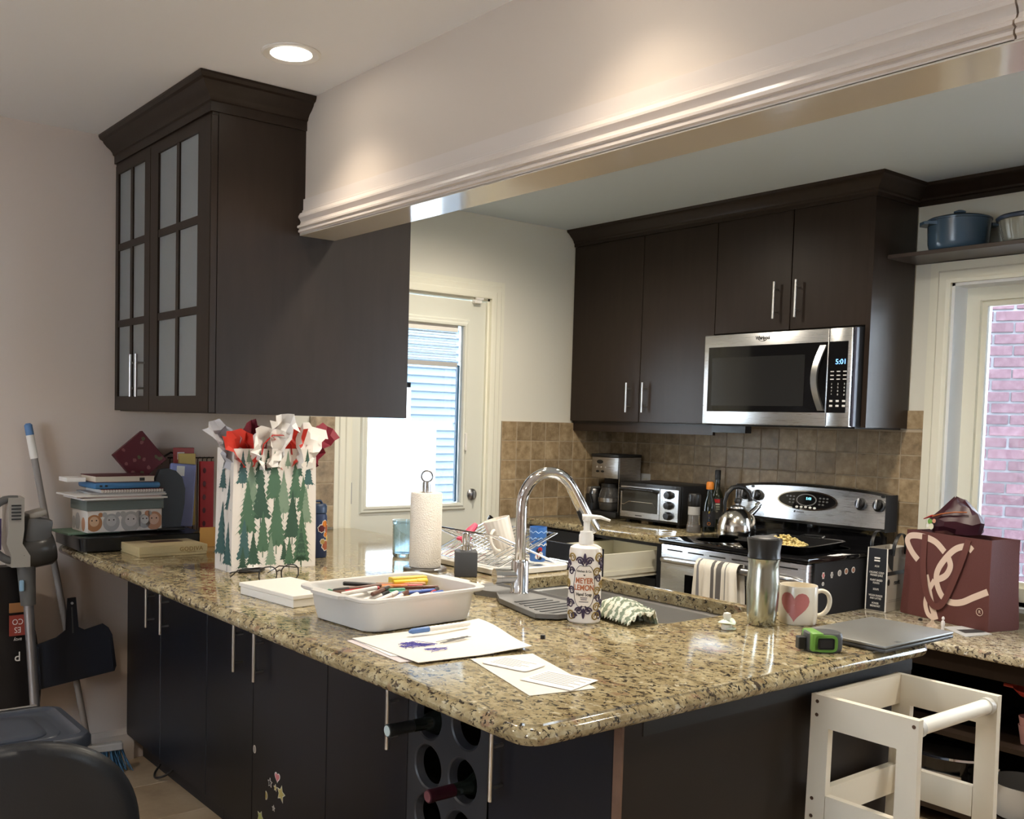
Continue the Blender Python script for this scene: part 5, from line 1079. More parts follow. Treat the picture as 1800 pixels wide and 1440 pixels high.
tw_ = mat('tissue_white', (.82,.80,.78), .7, trans=.0); trd = mat('tissue_red', (.55,.035,.02), .6); tmr = mat('tissue_maroon', (.14,.012,.025), .6); tgy = mat('tissue_grey', (.48,.49,.54), .7)
gx, gy, gz = .430, 1.815, Z0+bh_-.065
tissue('grey white tissue at the left of the gift bag', gx-.135, gy, gz, .12, .155, (-.05, -.01), 10, tgy, 1)
tissue('bright red tissue at the left front of the gift bag', gx-.105, gy-.025, gz, .13, .125, (-.03, -.03), 0, trd, 2)
tissue('maroon tissue behind the tall white one', gx-.055, gy-.005, gz, .10, .160, (-.01, -.01), -10, tmr, 3)
tissue('large white tissue fan in front of the gift bag', gx-.04, gy-.045, gz, .17, .140, (.0, -.035), 15, tw_, 4)
tissue('tall white tissue tip above the gift bag', gx-.005, gy-.035, gz, .09, .185, (.03, -.045), -20, tw_, 5)
tissue('red tissue in the middle of the gift bag', gx+.04, gy-.015, gz, .13, .155, (.01, -.02), 0, trd, 6)
tissue('white tissue at the right of the gift bag', gx+.105, gy-.035, gz, .14, .150, (.03, -.025), 20, tw_, 7)
tissue('dark red tissue at the far right of the gift bag', gx+.150, gy, gz, .11, .150, (.05, .0), -10, mat('tissue_crimson', (.24,.02,.04), .6), 8)
# ---- pouch and key on the counter
pch = thing('black_pouch', 'small black pouch with a white tag in front of the gift bag', 'pouch', (.345, 1.775, Z0), 10)
b = B(); b.loft([[Vector((x*k, y*k, z)) for x, y in [(.052*math.cos(a), .024*math.sin(a)) for a in [2*math.pi*i/20 for i in range(20)]]] for k, z in ((.9, 0), (1, .004), (.9, .010), (.5, .013))]); b.put('pouch_body', black, pch, 40)
B().box(-.012, -.022, .0128, .026, .006, .0142, M=Matrix.Rotation(R(-8), 4, 'X')).put('tag', whitep, pch); B().tube([(-.05, 0, .006), (-.075, .004, .004), (-.085, .0, .003)], .0025, 6).put('strap', black, pch, 40)
# ---- navy water bottle
nb = thing('water_bottle', 'navy water bottle covered with round stickers', 'water bottle', (.705, 1.985, Z0))
B().lathe([(0, 0), (.033, 0), (.0355, .004), (.0355, .150), (.032, .160), (0, .160)], 36).put('bottle_body', navy, nb, 40)
cp = B().lathe([(.030, .1603), (.034, .164), (.0345, .188), (.030, .196), (0, .197)], 32).put('cap', mat('cap_navy', (.03,.055,.12), .4), nb, 40); B().tube([(-.018, 0, .196), (-.012, 0, .206), (.012, 0, .206), (.018, 0, .196)], .005, 8).put('carry_loop', MATS['cap_navy'], cp, 40)
for a, z, r, c, c2 in ((-70, .125, .015, white, orange), (-45, .105, .020, white, mat('sticker_rust', (.35,.10,.05), .5)), (-92, .108, .017, white, maroon), (-60, .045, .022, white, mat('sticker_rust', (.35,.10,.05), .5)), (-85, .060, .012, white, gold), (-38, .070, .013, white, yellow), (-62, .085, .012, white, orange)):
    Ms = Matrix.Rotation(R(a), 4, 'Z'); outl = star(7, 1, .86, R(a))
    for k, off, m_ in ((1, .0004, c), (.84, .0008, c2)):
        b = B(); rings = [[Ms @ Vector(((.0355+off)*math.cos(u*r*k*q/.0355), (.0355+off)*math.sin(u*r*k*q/.0355), z+v*r*k*q)) for u, v in outl] for q in (.03, .5, 1)]; b.loft(rings, caps=(False, False)); b.put('sticker', m_, nb)
# ---- gold box of chocolates
gv = thing('chocolate_box', 'gold chocolate box lettered GODIVA on the counter', 'box', (.262, 2.325, Z0), 0)
gbm = mat('gold_card', (.56,.46,.26), .4, var=.08, vscale=90)
B().box(-.125, -.085, 0, .125, .115, .034, bev=.0015).put('box_body', gbm, gv); ldg = B().box(-.127, -.087, .0105, .127, .117, .0365, bev=.0015).put('lid', gbm, gv)
B().box(-.045, .02, .0366, .075, .075, .0372).put('window', mat('choc_brown', (.10,.05,.035), .4), ldg)
txt('GODIVA', .021, mat('gold_letter', (.30,.20,.08), .4), ldg, frame((.065, -.0876, .022), (1, 0, 0), (0, 0, 1)), bold=.0003, space=1.15); txt('Belgium 1926', .006, MATS['gold_letter'], ldg, frame((.065, -.0876, .0115), (1, 0, 0), (0, 0, 1)))
# ---- black tray with the stack
bt = thing('black_tray', 'black tray with a raised rim at the wall end of the counter', 'tray', (.225, 2.600, Z0))
rr = lambda ins, z: rrect(-.235, -.175, .245, .180, .03, z, 5, ins, 2)
b = B(); b.loft([rr(.02, 0), rr(.004, .006), rr(0, .052), rr(.006, .055), rr(.012, .053), rr(.03, .050)]); b.put('tray_body', mat('tray_black', (.010,.011,.013), .25), bt, 30)
gf = tag(B().box(-.10, -.09, 0, .10, .09, .008, bev=.002).put('green_folder', mat('folder_green', (.16,.26,.19), .6)), 'green folder lying under the animal print box', 'folder'); gf.location = (.075, 2.655, ZC+.0525); gf.rotation_euler = (0, 0, R(4))
ab = thing('animal_print_box', 'white keepsake box printed with animals under a grey green lid', 'box', (.185, 2.620, ZC+.0611), 3)
B().box(-.145, -.080, 0, .145, .080, .098, bev=.002).put('box_body', mat('box_white', (.74,.71,.68), .5), ab)
lda = B().box(-.150, -.085, .082, .150, .085, .118, bev=.002).put('lid', mat('lid_green', (.15,.18,.17), .6), ab)
B().box(-.1497, -.0845, .1183, .1497, .0845, .124, bev=.001).put('lid_edge', mat('lid_edge', (.35,.37,.37), .6), lda)
for k, (u, r, c) in enumerate(((-.120, .030, mat('lion', (.42,.20,.09), .7)), (-.055, .032, mat('rhino', (.40,.40,.41), .7)), (.020, .038, mat('elephant', (.42,.41,.40), .7)), (.075, .026, MATS['rhino']), (.112, .034, mat('fox', (.50,.26,.16), .7)))):
    an = B().prism([(u+r*math.cos(a), -.0806, .036+r*1.05*math.sin(a)) for a in [2*math.pi*i/26 for i in range(26)] if .036+r*1.05*math.sin(a) > .002 and abs(u+r*math.cos(a)) < .143], (0, -.0004, 0)).put('animal_print', c, ab)
    B().prism([(u+r*.6*math.cos(a), -.0811, .042+r*.62*math.sin(a)) for a in [2*math.pi*i/22 for i in range(22)]], (0, -.0003, 0)).put('face_print', mat('face_%d' % k, ((.62,.42,.28), (.52,.52,.52), (.58,.55,.54), (.55,.55,.55), (.66,.44,.34))[k], .7), an)
    for s in (-1, 1): B().prism([(u+s*r*.28+.0028*math.cos(a), -.0815, .046+.0028*math.sin(a)) for a in [2*math.pi*i/10 for i in range(10)]], (0, -.0002, 0)).put('eye_print', ink, an)
    for s in (-1, 1):
        if abs(u+s*r*.8) < .13: B().prism([(u+s*r*.80+r*.3*math.cos(a), -.0809, .066+r*.3*math.sin(a)) for a in [2*math.pi*i/14 for i in range(14)]], (0, -.0003, 0)).put('ear_print', c, an)
for k, (y, z, r, c) in enumerate(((-.04, .03, .026, MATS['fox']), (.02, .035, .035, MATS['rhino']), (.06, .03, .024, MATS['elephant']))): B().prism([(-.1454, y+r*.7*math.cos(a), z+r*math.sin(a)) for a in [2*math.pi*i/20 for i in range(20)] if z+r*math.sin(a) > .002 and abs(y+r*.7*math.cos(a)) < .079], (-.0004, 0, 0)).put('animal_print', c, ab)
zs_ = ZC+.0611+.125
for k, (nm, lb, ct, w_, d_, h_, dx, rz, m_) in enumerate((('magazine', 'lowest white magazine on the animal box', 'magazine', .33, .20, .006, -.01, 3, whitep), ('magazine', 'pinkish magazine in the middle of the paper stack', 'magazine', .31, .20, .005, -.02, -4, mat('magazine_pink', (.62,.50,.48), .5)), ('magazine', 'wide white magazine sticking out at the left', 'magazine', .35, .20, .006, -.025, 5, whitep), ('sketch_pad', 'thin grey sketch pad under the spiral notebook', 'pad', .28, .19, .006, .01, 0, lgrey))):
    o = tag(B().box(-w_/2, -d_/2, 0, w_/2, d_/2, h_, bev=.001).put(nm, m_), lb, ct); o.location = (.185+dx, 2.610, zs_); o.rotation_euler = (0, 0, R(rz)); zs_ += h_+.0006
nbk = thing('spiral_notebook', 'spiral notebook with a red cover edge in the stack', 'notebook', (.205, 2.600, zs_), 2); B().box(-.12, -.085, 0, .12, .085, .011, bev=.001).put('pages', whitep, nbk); B().box(-.121, -.086, .0112, .121, .086, .0125).put('cover', mat('cover_red', (.30,.06,.07), .5), nbk)
for i in range(22): B().tube([Vector((-.112+i*.0105, -.088+.005*math.cos(a), .006+.006*math.sin(a))) for a in [2*math.pi*q/10 for q in range(10)]], .0009, 5, closed=True).put('coil', chrome, nbk)
zs_ += .0135
tc_ = thing('tablet_case', 'chunky blue tablet case in the stack', 'tablet case', (.185, 2.600, zs_), 3); B().box(-.128, -.09, 0, .128, .09, .024, bev=.010).put('case', mat('case_blue', (.05,.17,.36), .5), tc_, 30)
for x in (-.11, -.09): B().box(x, -.0905, .009, x+.010, -.0885, .016).put('slot', black, tc_)
zs_ += .0245
bk_ = thing('hardcover_book', 'thick cream book with a dark cover on top of the stack', 'book', (.180, 2.605, zs_), 2); B().box(-.112, -.078, .002, .112, .078, .022).put('pages', mat('pages_cream', (.66,.60,.50), .8), bk_); B().box(-.114, -.080, .0222, .114, .080, .0245).put('front_cover', maroon, bk_); B().box(-.114, -.080, 0, .114, .080, .0018).put('back_cover', maroon, bk_); B().box(.055, -.0786, .004, .075, -.0778, .016).put('mark', black, bk_)
rp_ = tag(B().box(-.035, -.05, 0, .035, .05, .016, bev=.002).put('receipt_wad', whitep), 'folded white receipts sticking out left of the book', 'paper'); rp_.location = (.015, 2.62, zs_+.0005)
# ---- behind the stack
fb = thing('gift_box', 'dark floral printed gift box leaning behind the book stack', 'box', (.300, 2.710, 1.245), 0, rot=(R(-4), R(-40), 0))
B().box(-.075, -.015, -.075, .075, .015, .075, bev=.002).put('box', maroon, fb)
rnd = random.Random(4)
for k in range(16):
    x, z = rnd.uniform(-.065, .065), rnd.uniform(-.065, .065); B().prism([(x+.010*math.cos(a)*rnd.uniform(.5, 1), -.0152, z+.010*math.sin(a)*rnd.uniform(.5, 1)) for a in [2*math.pi*i/7 for i in range(7)]], (0, -.0004, 0)).put('floral_print', (mat('leaf_olive', (.10,.11,.05), .6), mat('flower_rose', (.24,.09,.09), .6))[k % 2], fb)
kd = thing('display_stand', 'black round backed stand beside the paper stack', 'stand', (.375, 2.590, ZC+.0555), 0)
pr_ = [(-.055, 0), (.045, 0), (.062, .10), (.064, .16), (.052, .205), (.025, .232), (-.01, .242), (-.04, .236), (-.055, .20)]
B().prism([(x, -.012, z) for x, z in pr_], (0, .024, 0)).put('back', mat('stand_black', (.014,.015,.018), .5), kd, 30); B().box(-.06, -.05, -.0, .05, .05, .010, bev=.003).put('foot', black, kd)
vp = tag(B().box(-.052, -.012, 0, .052, .012, .255, bev=.006).put('violet_pouch', mat('pouch_violet', (.24,.27,.52), .45, var=.15, vscale=20)), 'periwinkle blue document pouch standing by the wall', 'pouch'); vp.location = (.450, 2.665, ZC+.0555); vp.rotation_euler = (R(-3), R(4), R(-8))
B().box(-.028, -.0132, .205, .004, -.0122, .245).put('label', whitep, vp)
for k, (lb, x, y, w_, h_, c) in enumerate((('yellow folder behind the blue pouch', .490, 2.690, .07, .295, mat('folder_yellow', (.55,.40,.12), .5)), ('brick red folder with a white label behind the pouch', .485, 2.712, .085, .318, mat('folder_brick', (.34,.06,.06), .5)), ('crimson red binder against the wall by the gift bag', .575, 2.690, .060, .318, red))):
    t = thing('file_folder', lb, 'folder', (x, y, ZC+.0555 if k < 2 else Z0), 0, 'folders standing by the wall'); B().box(-w_/2, -.008, 0, w_/2, .008, h_, bev=.002).put('cover', c, t)
    if k == 1: B().box(-.03, -.0086, .27, .0, -.0081, .30).put('label', whitep, t)
    if k == 2:
        for q in range(5): B().prism([(-.012+.007*math.cos(a), -.0084, .06+q*.055+.012*math.sin(a)) for a in [2*math.pi*i/12 for i in range(12)]], (0, -.0003, 0)).put('floral_print', maroon, t)
wk = thing('wire_organizer', 'black wire desk organizer behind the folders', 'organizer', (.530, 2.745, Z0)); B().box(-.10, -.012, 0, .10, .012, .012).put('base', black, wk)
for i in range(10): B().tube([(-.09+i*.02, 0, .012), (-.09+i*.02, 0, .325), (-.08+i*.02, 0, .333)], .002, 6).put('wire', black, wk)
B().tube([(-.10, 0, .33), (.10, 0, .33)], .003, 6).put('top_wire', black, wk)
tag(B().tube([(.400, 2.740, 1.215), (.415, 2.745, 1.245), (.445, 2.750, 1.262), (.480, 2.752, 1.255), (.500, 2.755, 1.215), (.505, 2.757, 1.05), (.505, 2.757, .912)], .004, 8).put('power_cord', black, None, 40), 'black cord arching behind the folders', 'cord')
oc = tag(B().box(-.032, -.003, 0, .032, .003, .075).put('orange_card', mat('card_orange', (.62,.32,.08), .6)), 'orange card standing beside the gold box', 'card'); oc.location = (.470, 2.425, Z0); oc.rotation_euler = (0, 0, R(-4))
# ================================================================ bags on the window counter
ZD = .6804
mb = thing('maroon_tote_bag', 'large maroon shopping tote with a white script logo', 'tote bag', (2.872, .690, ZD), -14.4)
mrn = mat('tote_maroon', (.105,.034,.032), .75, bump=.15, bscale=300); mrs = mat('tote_strap', (.12,.04,.036), .8)
def tring(z, hw, hd, sag=0., ins=0.):
    out = []
    for (x0, y0), (x1, y1) in (((-hd, -hw), (hd, -hw)), ((hd, -hw), (hd, hw)), ((hd, hw), (-hd, hw)), ((-hd, hw), (-hd, -hw))):
        for i in range(6):
            t_ = i/6; x = x0+(x1-x0)*t_; y = y0+(y1-y0)*t_; s = sag*math.sin(math.pi*t_)
            if abs(y0-y1) < 1e-6: y -= math.copysign(s, y0)
            out.append(Vector((x-math.copysign(ins, x) if abs(x) > .01 else x, y-math.copysign(ins, y), z)))
    return out
b = B(); b.loft([tring(0, .205, .082), tring(.01, .207, .084), tring(.14, .200, .080, .004), tring(.28, .196, .078, .010), tring(.345, .198, .076, .014), tring(.345, .198, .076, .014, .003), tring(.20, .195, .076, .012, .003), tring(.01, .2, .08, 0, .003)]); b.put('bag_body', mrn, mb, 30)
B().tube([(-.078, -.205, .01), (-.079, -.199, .20), (-.077, -.198, .345)], .0022, 6).put('piping', mrs, mb, 40)
for xs in (-1, 1):
    pts = [(xs*.079, .105, .335), (xs*.085, .100, .20), (xs*.088, .075, .10), (xs*.090, .035, .058), (xs*.090, -.005, .075), (xs*.088, -.045, .16), (xs*.086, -.085, .27), (xs*.079, -.098, .335)] if xs < 0 else [(.079, .105, .335), (.084, .10, .22), (.086, .05, .12), (.086, 0, .10), (.086, -.05, .12), (.084, -.10, .22), (.079, -.105, .335)]
    sm = []
    for i in range(len(pts)-1):
        p0 = Vector(pts[max(i-1, 0)]); p1 = Vector(pts[i]); p2 = Vector(pts[i+1]); p3 = Vector(pts[min(i+2, len(pts)-1)])
        for q in range(6):
            t_ = q/6; sm.append(.5*((2*p1)+(p2-p0)*t_+(2*p0-5*p1+4*p2-p3)*t_*t_+(-p0+3*p1-3*p2+p3)*t_**3))
    sm.append(Vector(pts[-1])); b = B(); rings = []
    for i, p_ in enumerate(sm):
        tg = (sm[min(i+1, len(sm)-1)]-sm[max(i-1, 0)]).normalized(); nx_ = Vector((1, 0, 0)); sd2 = tg.cross(nx_).normalized()*.013
        rings.append([p_-sd2-nx_*.0012, p_+sd2-nx_*.0012, p_+sd2+nx_*.0012, p_-sd2+nx_*.0012])
    b.loft(rings); b.put('strap', mrs, mb, 30)
def ribbon(path, w, M, name, m_, parent, off):
    b = B(); rings = []
    for i, p_ in enumerate(path):
        tg = (path[min(i+1, len(path)-1)]-path[max(i-1, 0)]).normalized(); n_ = Vector((-tg.y, tg.x, 0))*w*.5
        rings.append([p_+n_, p_-n_])
    b.loft(rings, closed=False); b.xf(Matrix.Translation((0, 0, off))); b.xf(M)
    for v in b.bm.verts:
        z = v.co.z; hd_ = .084-.004*min(1, max(0, z-.01)/.13) if z < .14 else (.080-.002*(z-.14)/.14 if z < .28 else .078-.002*(z-.28)/.065)
        v.co.x = -hd_-off*.5
    return b.put(name, m_, parent)
logo = mat('logo_cream', (.66,.52,.45), .7)
# photo coordinates of the front face: u from left seam (0) to right seam (1), v from bottom to top
def uv(u, v): return ((u-.5)*.392, v*.345)
FM = frame((-.0835, 0, 0), (0, -1, 0), (0, 0, 1)); Ff = Matrix.Rotation(0, 4, 'Z')
def lg(pts, w=.020, off=.0022, k=0): return ribbon(spl([uv(*p_) for p_ in pts]), w*1.25, FM, 'script_logo', logo, mb, off+.0002*k)
lg([(.16, .66), (.08, .74), (.01, .86), (.05, .93), (.20, .94), (.36, .90), (.48, .80)], k=0)
lg([(.80, .86), (.74, .90), (.62, .86), (.52, .76), (.43, .62), (.40, .50), (.43, .38), (.50, .28), (.60, .245), (.72, .27), (.85, .35), (1.0, .44)], k=1)
lg([(.52, .76), (.56, .66), (.53, .56), (.47, .50), (.38, .46)], k=2)
lg([(.27, .50), (.30, .40), (.36, .20), (.43, .01)], k=3, w=.022)
lg([(.38, .46), (.32, .32), (.29, .18), (.33, .06), (.40, .02)], k=4, w=.016)
rg_ = B().tube([FM @ Vector((*uv(.93, .205), .0012)) + Vector((0, -.014*math.cos(a), .014*math.sin(a))) for a in [2*math.pi*i/28 for i in range(28)]], .0012, 5, closed=True).put('registered_ring', logo, mb); txt('R', .018, logo, mb, FM @ Matrix.Translation((*uv(.93, .205), .0012)))
# plastic sack on top
sk_ = thing('plastic_sack', 'crumpled dark plum plastic sack with an orange band on the tote', 'sack', (2.880, .720, ZD+.352), -14); sk_.scale = (.88, .85, .86)
rnd = random.Random(12); b = B(); rings = []
for i, (z, ry_, rx_, ox, oy) in enumerate(((0, .130, .060, 0, .0), (.02, .140, .066, 0, .0), (.05, .135, .062, -.004, -.004), (.09, .105, .050, 0, -.012), (.12, .070, .036, 0, -.020), (.145, .035, .020, 0, -.010), (.158, .012, .010, 0, 0))):
    rings.append([Vector((ox+rx_*math.cos(a)*(1+.14*rnd.uniform(-1, 1)), oy+ry_*math.sin(a)*(1+.10*rnd.uniform(-1, 1)), z+.008*rnd.uniform(-1, 1))) for a in [2*math.pi*q/18 for q in range(18)]])
b.loft(rings); b.put('sack_body', mat('sack_plum', (.045,.012,.020), .35), sk_, 18)
B().tube([(-.072, .065, .066), (-.070, .02, .082), (-.068, -.05, .096), (-.050, -.10, .100)], .006, 6, sq=.5).put('orange_band', mat('band_orange', (.50,.16,.06), .5), sk_, 40)
B().tube([(-.03, .155, .045), (-.02, .12, .062), (0, .09, .07)], [.004, .010, .008], 8, sq=.5).put('red_tab', red, sk_, 40)
for k, (y, z, r, c) in enumerate(((.085, .040, .013, green), (.078, .018, .015, cream), (.062, .045, .010, mat('print_peach', (.6,.3,.2), .6)), (.098, .020, .008, whitep))): B().lathe([(0, 0), (r, 0), (r, .001), (0, .001)], 10, M=Matrix.Translation((-.066, y, z)) @ Matrix.Rotation(R(-90), 4, 'Y')).put('print_spot', c, sk_)
# black and white bag
kb = thing('paper_carrier_bag', 'black and white carrier bag with printed menu words', 'carrier bag', (2.868, .988, ZD), 4)
kw, kd_, kh = .095, .042, .262      # half width in x, half depth in y
b = B(); b.loft([[Vector(p_) for p_ in ((-kw*k, -kd_*k2, z), (kw*k, -kd_*k2, z), (kw*k, kd_*k2, z), (-kw*k, kd_*k2, z))] for k, k2, z in ((1, 1, 0), (1, 1, .16), (.985, .96, kh), (.965, .92, kh), (.97, .93, .01))]); b.put('bag_body', mat('bag_cream', (.55,.52,.47), .6), kb)
B().mesh([(-kw-.0012, -kd_, .003), (-kw-.0012, kd_, .003), (-kw*.985-.0012, kd_*.96, kh-.001), (-kw*.985-.0012, -kd_*.96, kh-.001)], [(0, 1, 2, 3)]).put('black_side', mat('bag_black', (.014,.016,.022), .5), kb)
B().mesh([(-.03, -kd_-.0012, .15), (kw, -kd_-.0012, .15), (kw, -kd_-.0012, .166), (-kw, -kd_-.0012, .166), (-kw, -kd_-.0012, .15)], [(0, 1, 2, 3, 4)]).put('black_band', black, kb)
B().mesh([(-kw+.02, -kd_-.0012, .18), (-kw+.05, -kd_-.0012, .165), (-kw+.055, -kd_*.96-.001, kh-.002), (-kw+.0, -kd_*.96-.001, kh-.002), (-kw+.0, -kd_-.0012, .21)], [(0, 1, 2, 3, 4)]).put('black_corner', MATS['bag_black'], kb)
for y in (-kd_, kd_): B().tube([(-kw, y, .0), (-kw, y, .16), (-kw*.985, y*.96, kh)], .0028, 6).put('seam_trim', whitep, kb, 40)
sideM = frame((-kw-.0022, 0, 0), (0, -1, 0), (0, 0, 1)); iden = Matrix.Identity(4)
for z in (.222, .211): B().box(-.001, -.012, 0, .011, .012, .0005, M=sideM @ Matrix.Translation((0, z, 0)) @ Matrix.Rotation(R(90), 4, 'Z') @ Matrix.Translation((-.004, 0, 0)) @ Matrix.Diagonal((.5, 1, 1, 1))).put('worn_print', whitep, kb)
for k, t_ in enumerate(('', 'ACAI', 'ORGANIC COLD\nPRESSED JUICE', 'PLANT-BASED\nFOODS', 'SOUPS', 'VEGAN SHAKES\nAND LATTES', 'POWER\nBREAKFAST')): t_ and txt(t_, .0115, whitep, kb, sideM @ Matrix.Translation((0, .218-.032*k, 0)), sx=.72)
frM = frame((0, -kd_-.0014, 0), (1, 0, 0), (0, 0, 1)); txt('ravit', .028, ink, kb, frM @ Matrix.Translation((-.005, .118, 0)), bold=.0006); B().prism([(-.078+.010*u, -kd_-.0014, .122+.014*v) for u, v in circ], (0, -.0004, 0)).put('leaf_mark', ink, kb); [B().box(-.07, z, 0, .04, z+.002, .0004, M=frM).put('fine_print', MATS['faint_ink'], kb) for z in (.046, .038)]
for y in (-kd_-.002, kd_+.002):
    B().tube([Vector(p_) for p_ in spl([(-.055, y, kh-.03), (-.05, y*1.1, kh+.02), (-.02, y*1.15, kh+.055), (.02, y*1.15, kh+.055), (.05, y*1.1, kh+.02), (.055, y, kh-.03)], 5)], .008, 8, sq=.25).put('strap', black, kb, 40)
# figurine and papers, crumb
fg = thing('toy_figurine', 'tiny white toy figure standing on the window counter', 'figurine', (2.580, .600, ZD)); fw = mat('figure_white', (.72,.70,.74), .5)
B().lathe([(0, 0), (.008, 0), (.009, .003), (.006, .006), (.005, .022), (.0075, .034), (.006, .044), (.0025, .047), (.005, .051), (.0055, .056), (.003, .061), (0, .062)], 16).put('body', fw, fg, 40); B().tube([(-.006, -.002, .040), (-.010, -.003, .030), (-.008, -.004, .022)], .0022, 6).put('arm', fw, fg, 40)
paper('magazine_page', 'white glossy leaflet with a dark picture on the window counter', 'leaflet', [(2.69, .655), (2.58, .515), (2.72, .485), (2.80, .610)], ZD+.0018, mat('leaflet', (.72,.75,.78), .25))
o = bpy.data.objects['magazine_page']; B().mesh([(-.055, -.02, .0006), (.035, -.055, .0006), (.07, -.01, .0006), (-.02, .03, .0006)], [(0, 1, 2, 3)]).put('printed_picture', dgrey, o)
tag(B().lathe([(0, 0), (.008, .001), (.009, .005), (.004, .009), (0, .009)], 10, (2.740, .770, ZD)).put('dark_crumb', black, None, 40), 'small dark crumb on the window counter before the tote', 'crumb')
# ================================================================ pots on the open shelves
cp_ = thing('slow_cooker', 'black oval slow cooker with chrome rim on the bottom shelf', 'slow cooker', (2.68, .600, .0735), 10)
B().lathe([(0, 0), (.130, 0), (.140, .01), (.150, .13), (.152, .145), (.14, .145), (0, .14)], 40, sx=1.0, sy=1.1).put('cooker_body', blackg, cp_, 40); B().lathe([(.152, .145), (.160, .150), (.158, .158), (.148, .156)], 40, sx=1.0, sy=1.1).put('rim', chrome, cp_, 40)
ldc = B().lathe([(.148, .157), (.12, .172), (.06, .182), (0, .184)], 40, sx=1.0, sy=1.1).put('lid', mat('lid_glass', (.05,.05,.05), .05, spec=.7), cp_, 40); B().lathe([(0, .184), (.02, .185), (.026, .20), (0, .204)], 20).put('lid_knob', black, ldc, 40)
B().box(-.155, -.09, .03, -.142, .05, .10, bev=.003).put('control_plate', st, cp_)
for y in (-.17, .17): B().box(-.03, y-.016, .10, .03, y+.016, .125, bev=.004).put('handle', chrome, cp_)
wp = thing('white_saucepan', 'pale blue grey pot on the bottom shelf at the right', 'pot', (2.62, .295, .0735)); B().lathe([(0, 0), (.085, 0), (.100, .01), (.112, .08), (.115, .125), (.112, .125), (.107, .08), (.09, .012), (0, .008)], 40).put('pot_body', mat('pot_pale', (.50,.52,.54), .3), wp, 40)
B().tube([(-.045, .098, .095), (-.07, .118, .09), (-.075, .12, .07), (-.05, .10, .062)], .005, 8).put('handle', std, wp, 40)
fp = thing('frying_pan', 'black frying pan on the upper open shelf', 'pan', (2.70, .53, .3538), -30); B().lathe([(0, 0), (.11, 0), (.135, .045), (.138, .05), (.133, .048), (.108, .006), (0, .005)], 40).put('pan_body', mat('pan_shiny', (.01,.01,.01), .15), fp, 40); B().tube([(-.12, 0, .04), (-.20, 0, .06), (-.26, 0, .065)], [.010, .012, .010], 10).put('handle', black, fp, 40)
fp2 = thing('wok', 'black pan with a high rim stacked further along the upper shelf', 'pan', (2.72, .80, .3538), 0); B().lathe([(0, 0), (.10, 0), (.145, .09), (.150, .095), (.143, .09), (.098, .006), (0, .005)], 40).put('pan_body', MATS['pan_shiny'], fp2, 40); B().tube([(-.13, 0, .085), (-.19, .0, .10), (-.22, 0, .10)], .010, 10).put('handle', black, fp2, 40)
for k in range(3):
    t = thing('pink_cup', ['bottom pink cup of the stack on the upper open shelf', 'middle pink cup of the stack', 'top pink cup of the stack, tipped over'][k], 'cup', (2.56, .268, .3538+.030*k if k < 2 else .468), 0, 'pink plastic cups', rot=(0, 0, 0) if k < 2 else (R(25), R(150), 0))
    B().lathe([(0, 0), (.026, 0), (.036, .062), (.037, .066), (.035, .066), (.025, .003), (0, .003)], 28).put('cup_body', mat('cup_pink', (.66,.36,.36), .45), t, 40)
rl_ = thing('strainer', 'red strainer lying above the pink cups', 'strainer', (2.585, .255, .516), 0); B().lathe([(0, 0), (.06, .004), (.078, .022), (.080, .026), (.076, .024), (0, .008)], 32).put('bowl', mat('strainer_red', (.45,.05,.04), .4), rl_, 40); B().tube([(-.01, .07, .024), (-.02, .11, .026)], [.008, .006], 8).put('handle', MATS['strainer_red'], rl_, 40)
bs_ = tag(B().box(2.53, .19, .3538, 2.75, .225, .515, bev=.004).put('black_caddy', black), 'black caddy on the upper shelf behind the pink cups', 'caddy')
# ================================================================ toddler tower
tt = thing('toddler_tower', 'white painted wooden toddler tower beside the peninsula', 'step tower', (1.045, -.093, 0))
tp_ = mat('tower_paint', (.74,.70,.60), .45, var=.03, vscale=5)
def side_panel(x0, x1):
    b = B(); ya, yb = -.217, .030
    outer = [(ya, .84), (yb, .84), (yb+.012, 0), (yb-.045, 0), (yb-.045, .05)]
    w_ = .045
    p0 = [(ya, .84), (yb, .84), (yb+.010, .0), (ya-.012, .0)]
    hs = [(.77, .62), (.55, .10)]
    b.box(x0, ya+.0, .77, x1, yb, .84); b.box(x0, ya+w_, .55, x1, yb-w_, .62); b.box(x0, ya+w_, .03, x1, yb-w_, .10)
    b.mesh([(x, y, z) for x in (x0, x1) for y, z in ((ya-.012, 0), (ya+w_-.006, 0), (ya+w_, .7699), (ya, .7699))], [(0, 1, 2, 3), (7, 6, 5, 4), (0, 4, 5, 1), (1, 5, 6, 2), (2, 6, 7, 3), (3, 7, 4, 0)])
    b.mesh([(x, y, z) for x in (x0, x1) for y, z in ((yb-w_+.006, 0), (yb+.012, 0), (yb, .7699), (yb-w_, .7699))], [(0, 1, 2, 3), (7, 6, 5, 4), (0, 4, 5, 1), (1, 5, 6, 2), (2, 6, 7, 3), (3, 7, 4, 0)])
    return b
side_panel(.866, .884).put('side_panel', tp_, tt, W=True, weld=False); side_panel(1.208, 1.226).put('side_panel', tp_, tt, W=True, weld=False)
for z0, z1 in ((.77, .84), (.55, .62), (.20, .27)): B().box(.8845, .010, z0, 1.2075, .028, z1).put('rail', tp_, tt, W=True)
B().box(.8845, -.19, .30, 1.2075, .009, .318).put('platform', tp_, tt, W=True); B().box(.8845, -.205, .14, 1.2075, -.06, .158).put('step', tp_, tt, W=True)
B().cyl((.8842, -.198, .815), (1.2078, -.198, .815), .0165, seg=24).put('safety_bar', mat('bar_white', (.84,.82,.74), .3), tt, 40, W=True)
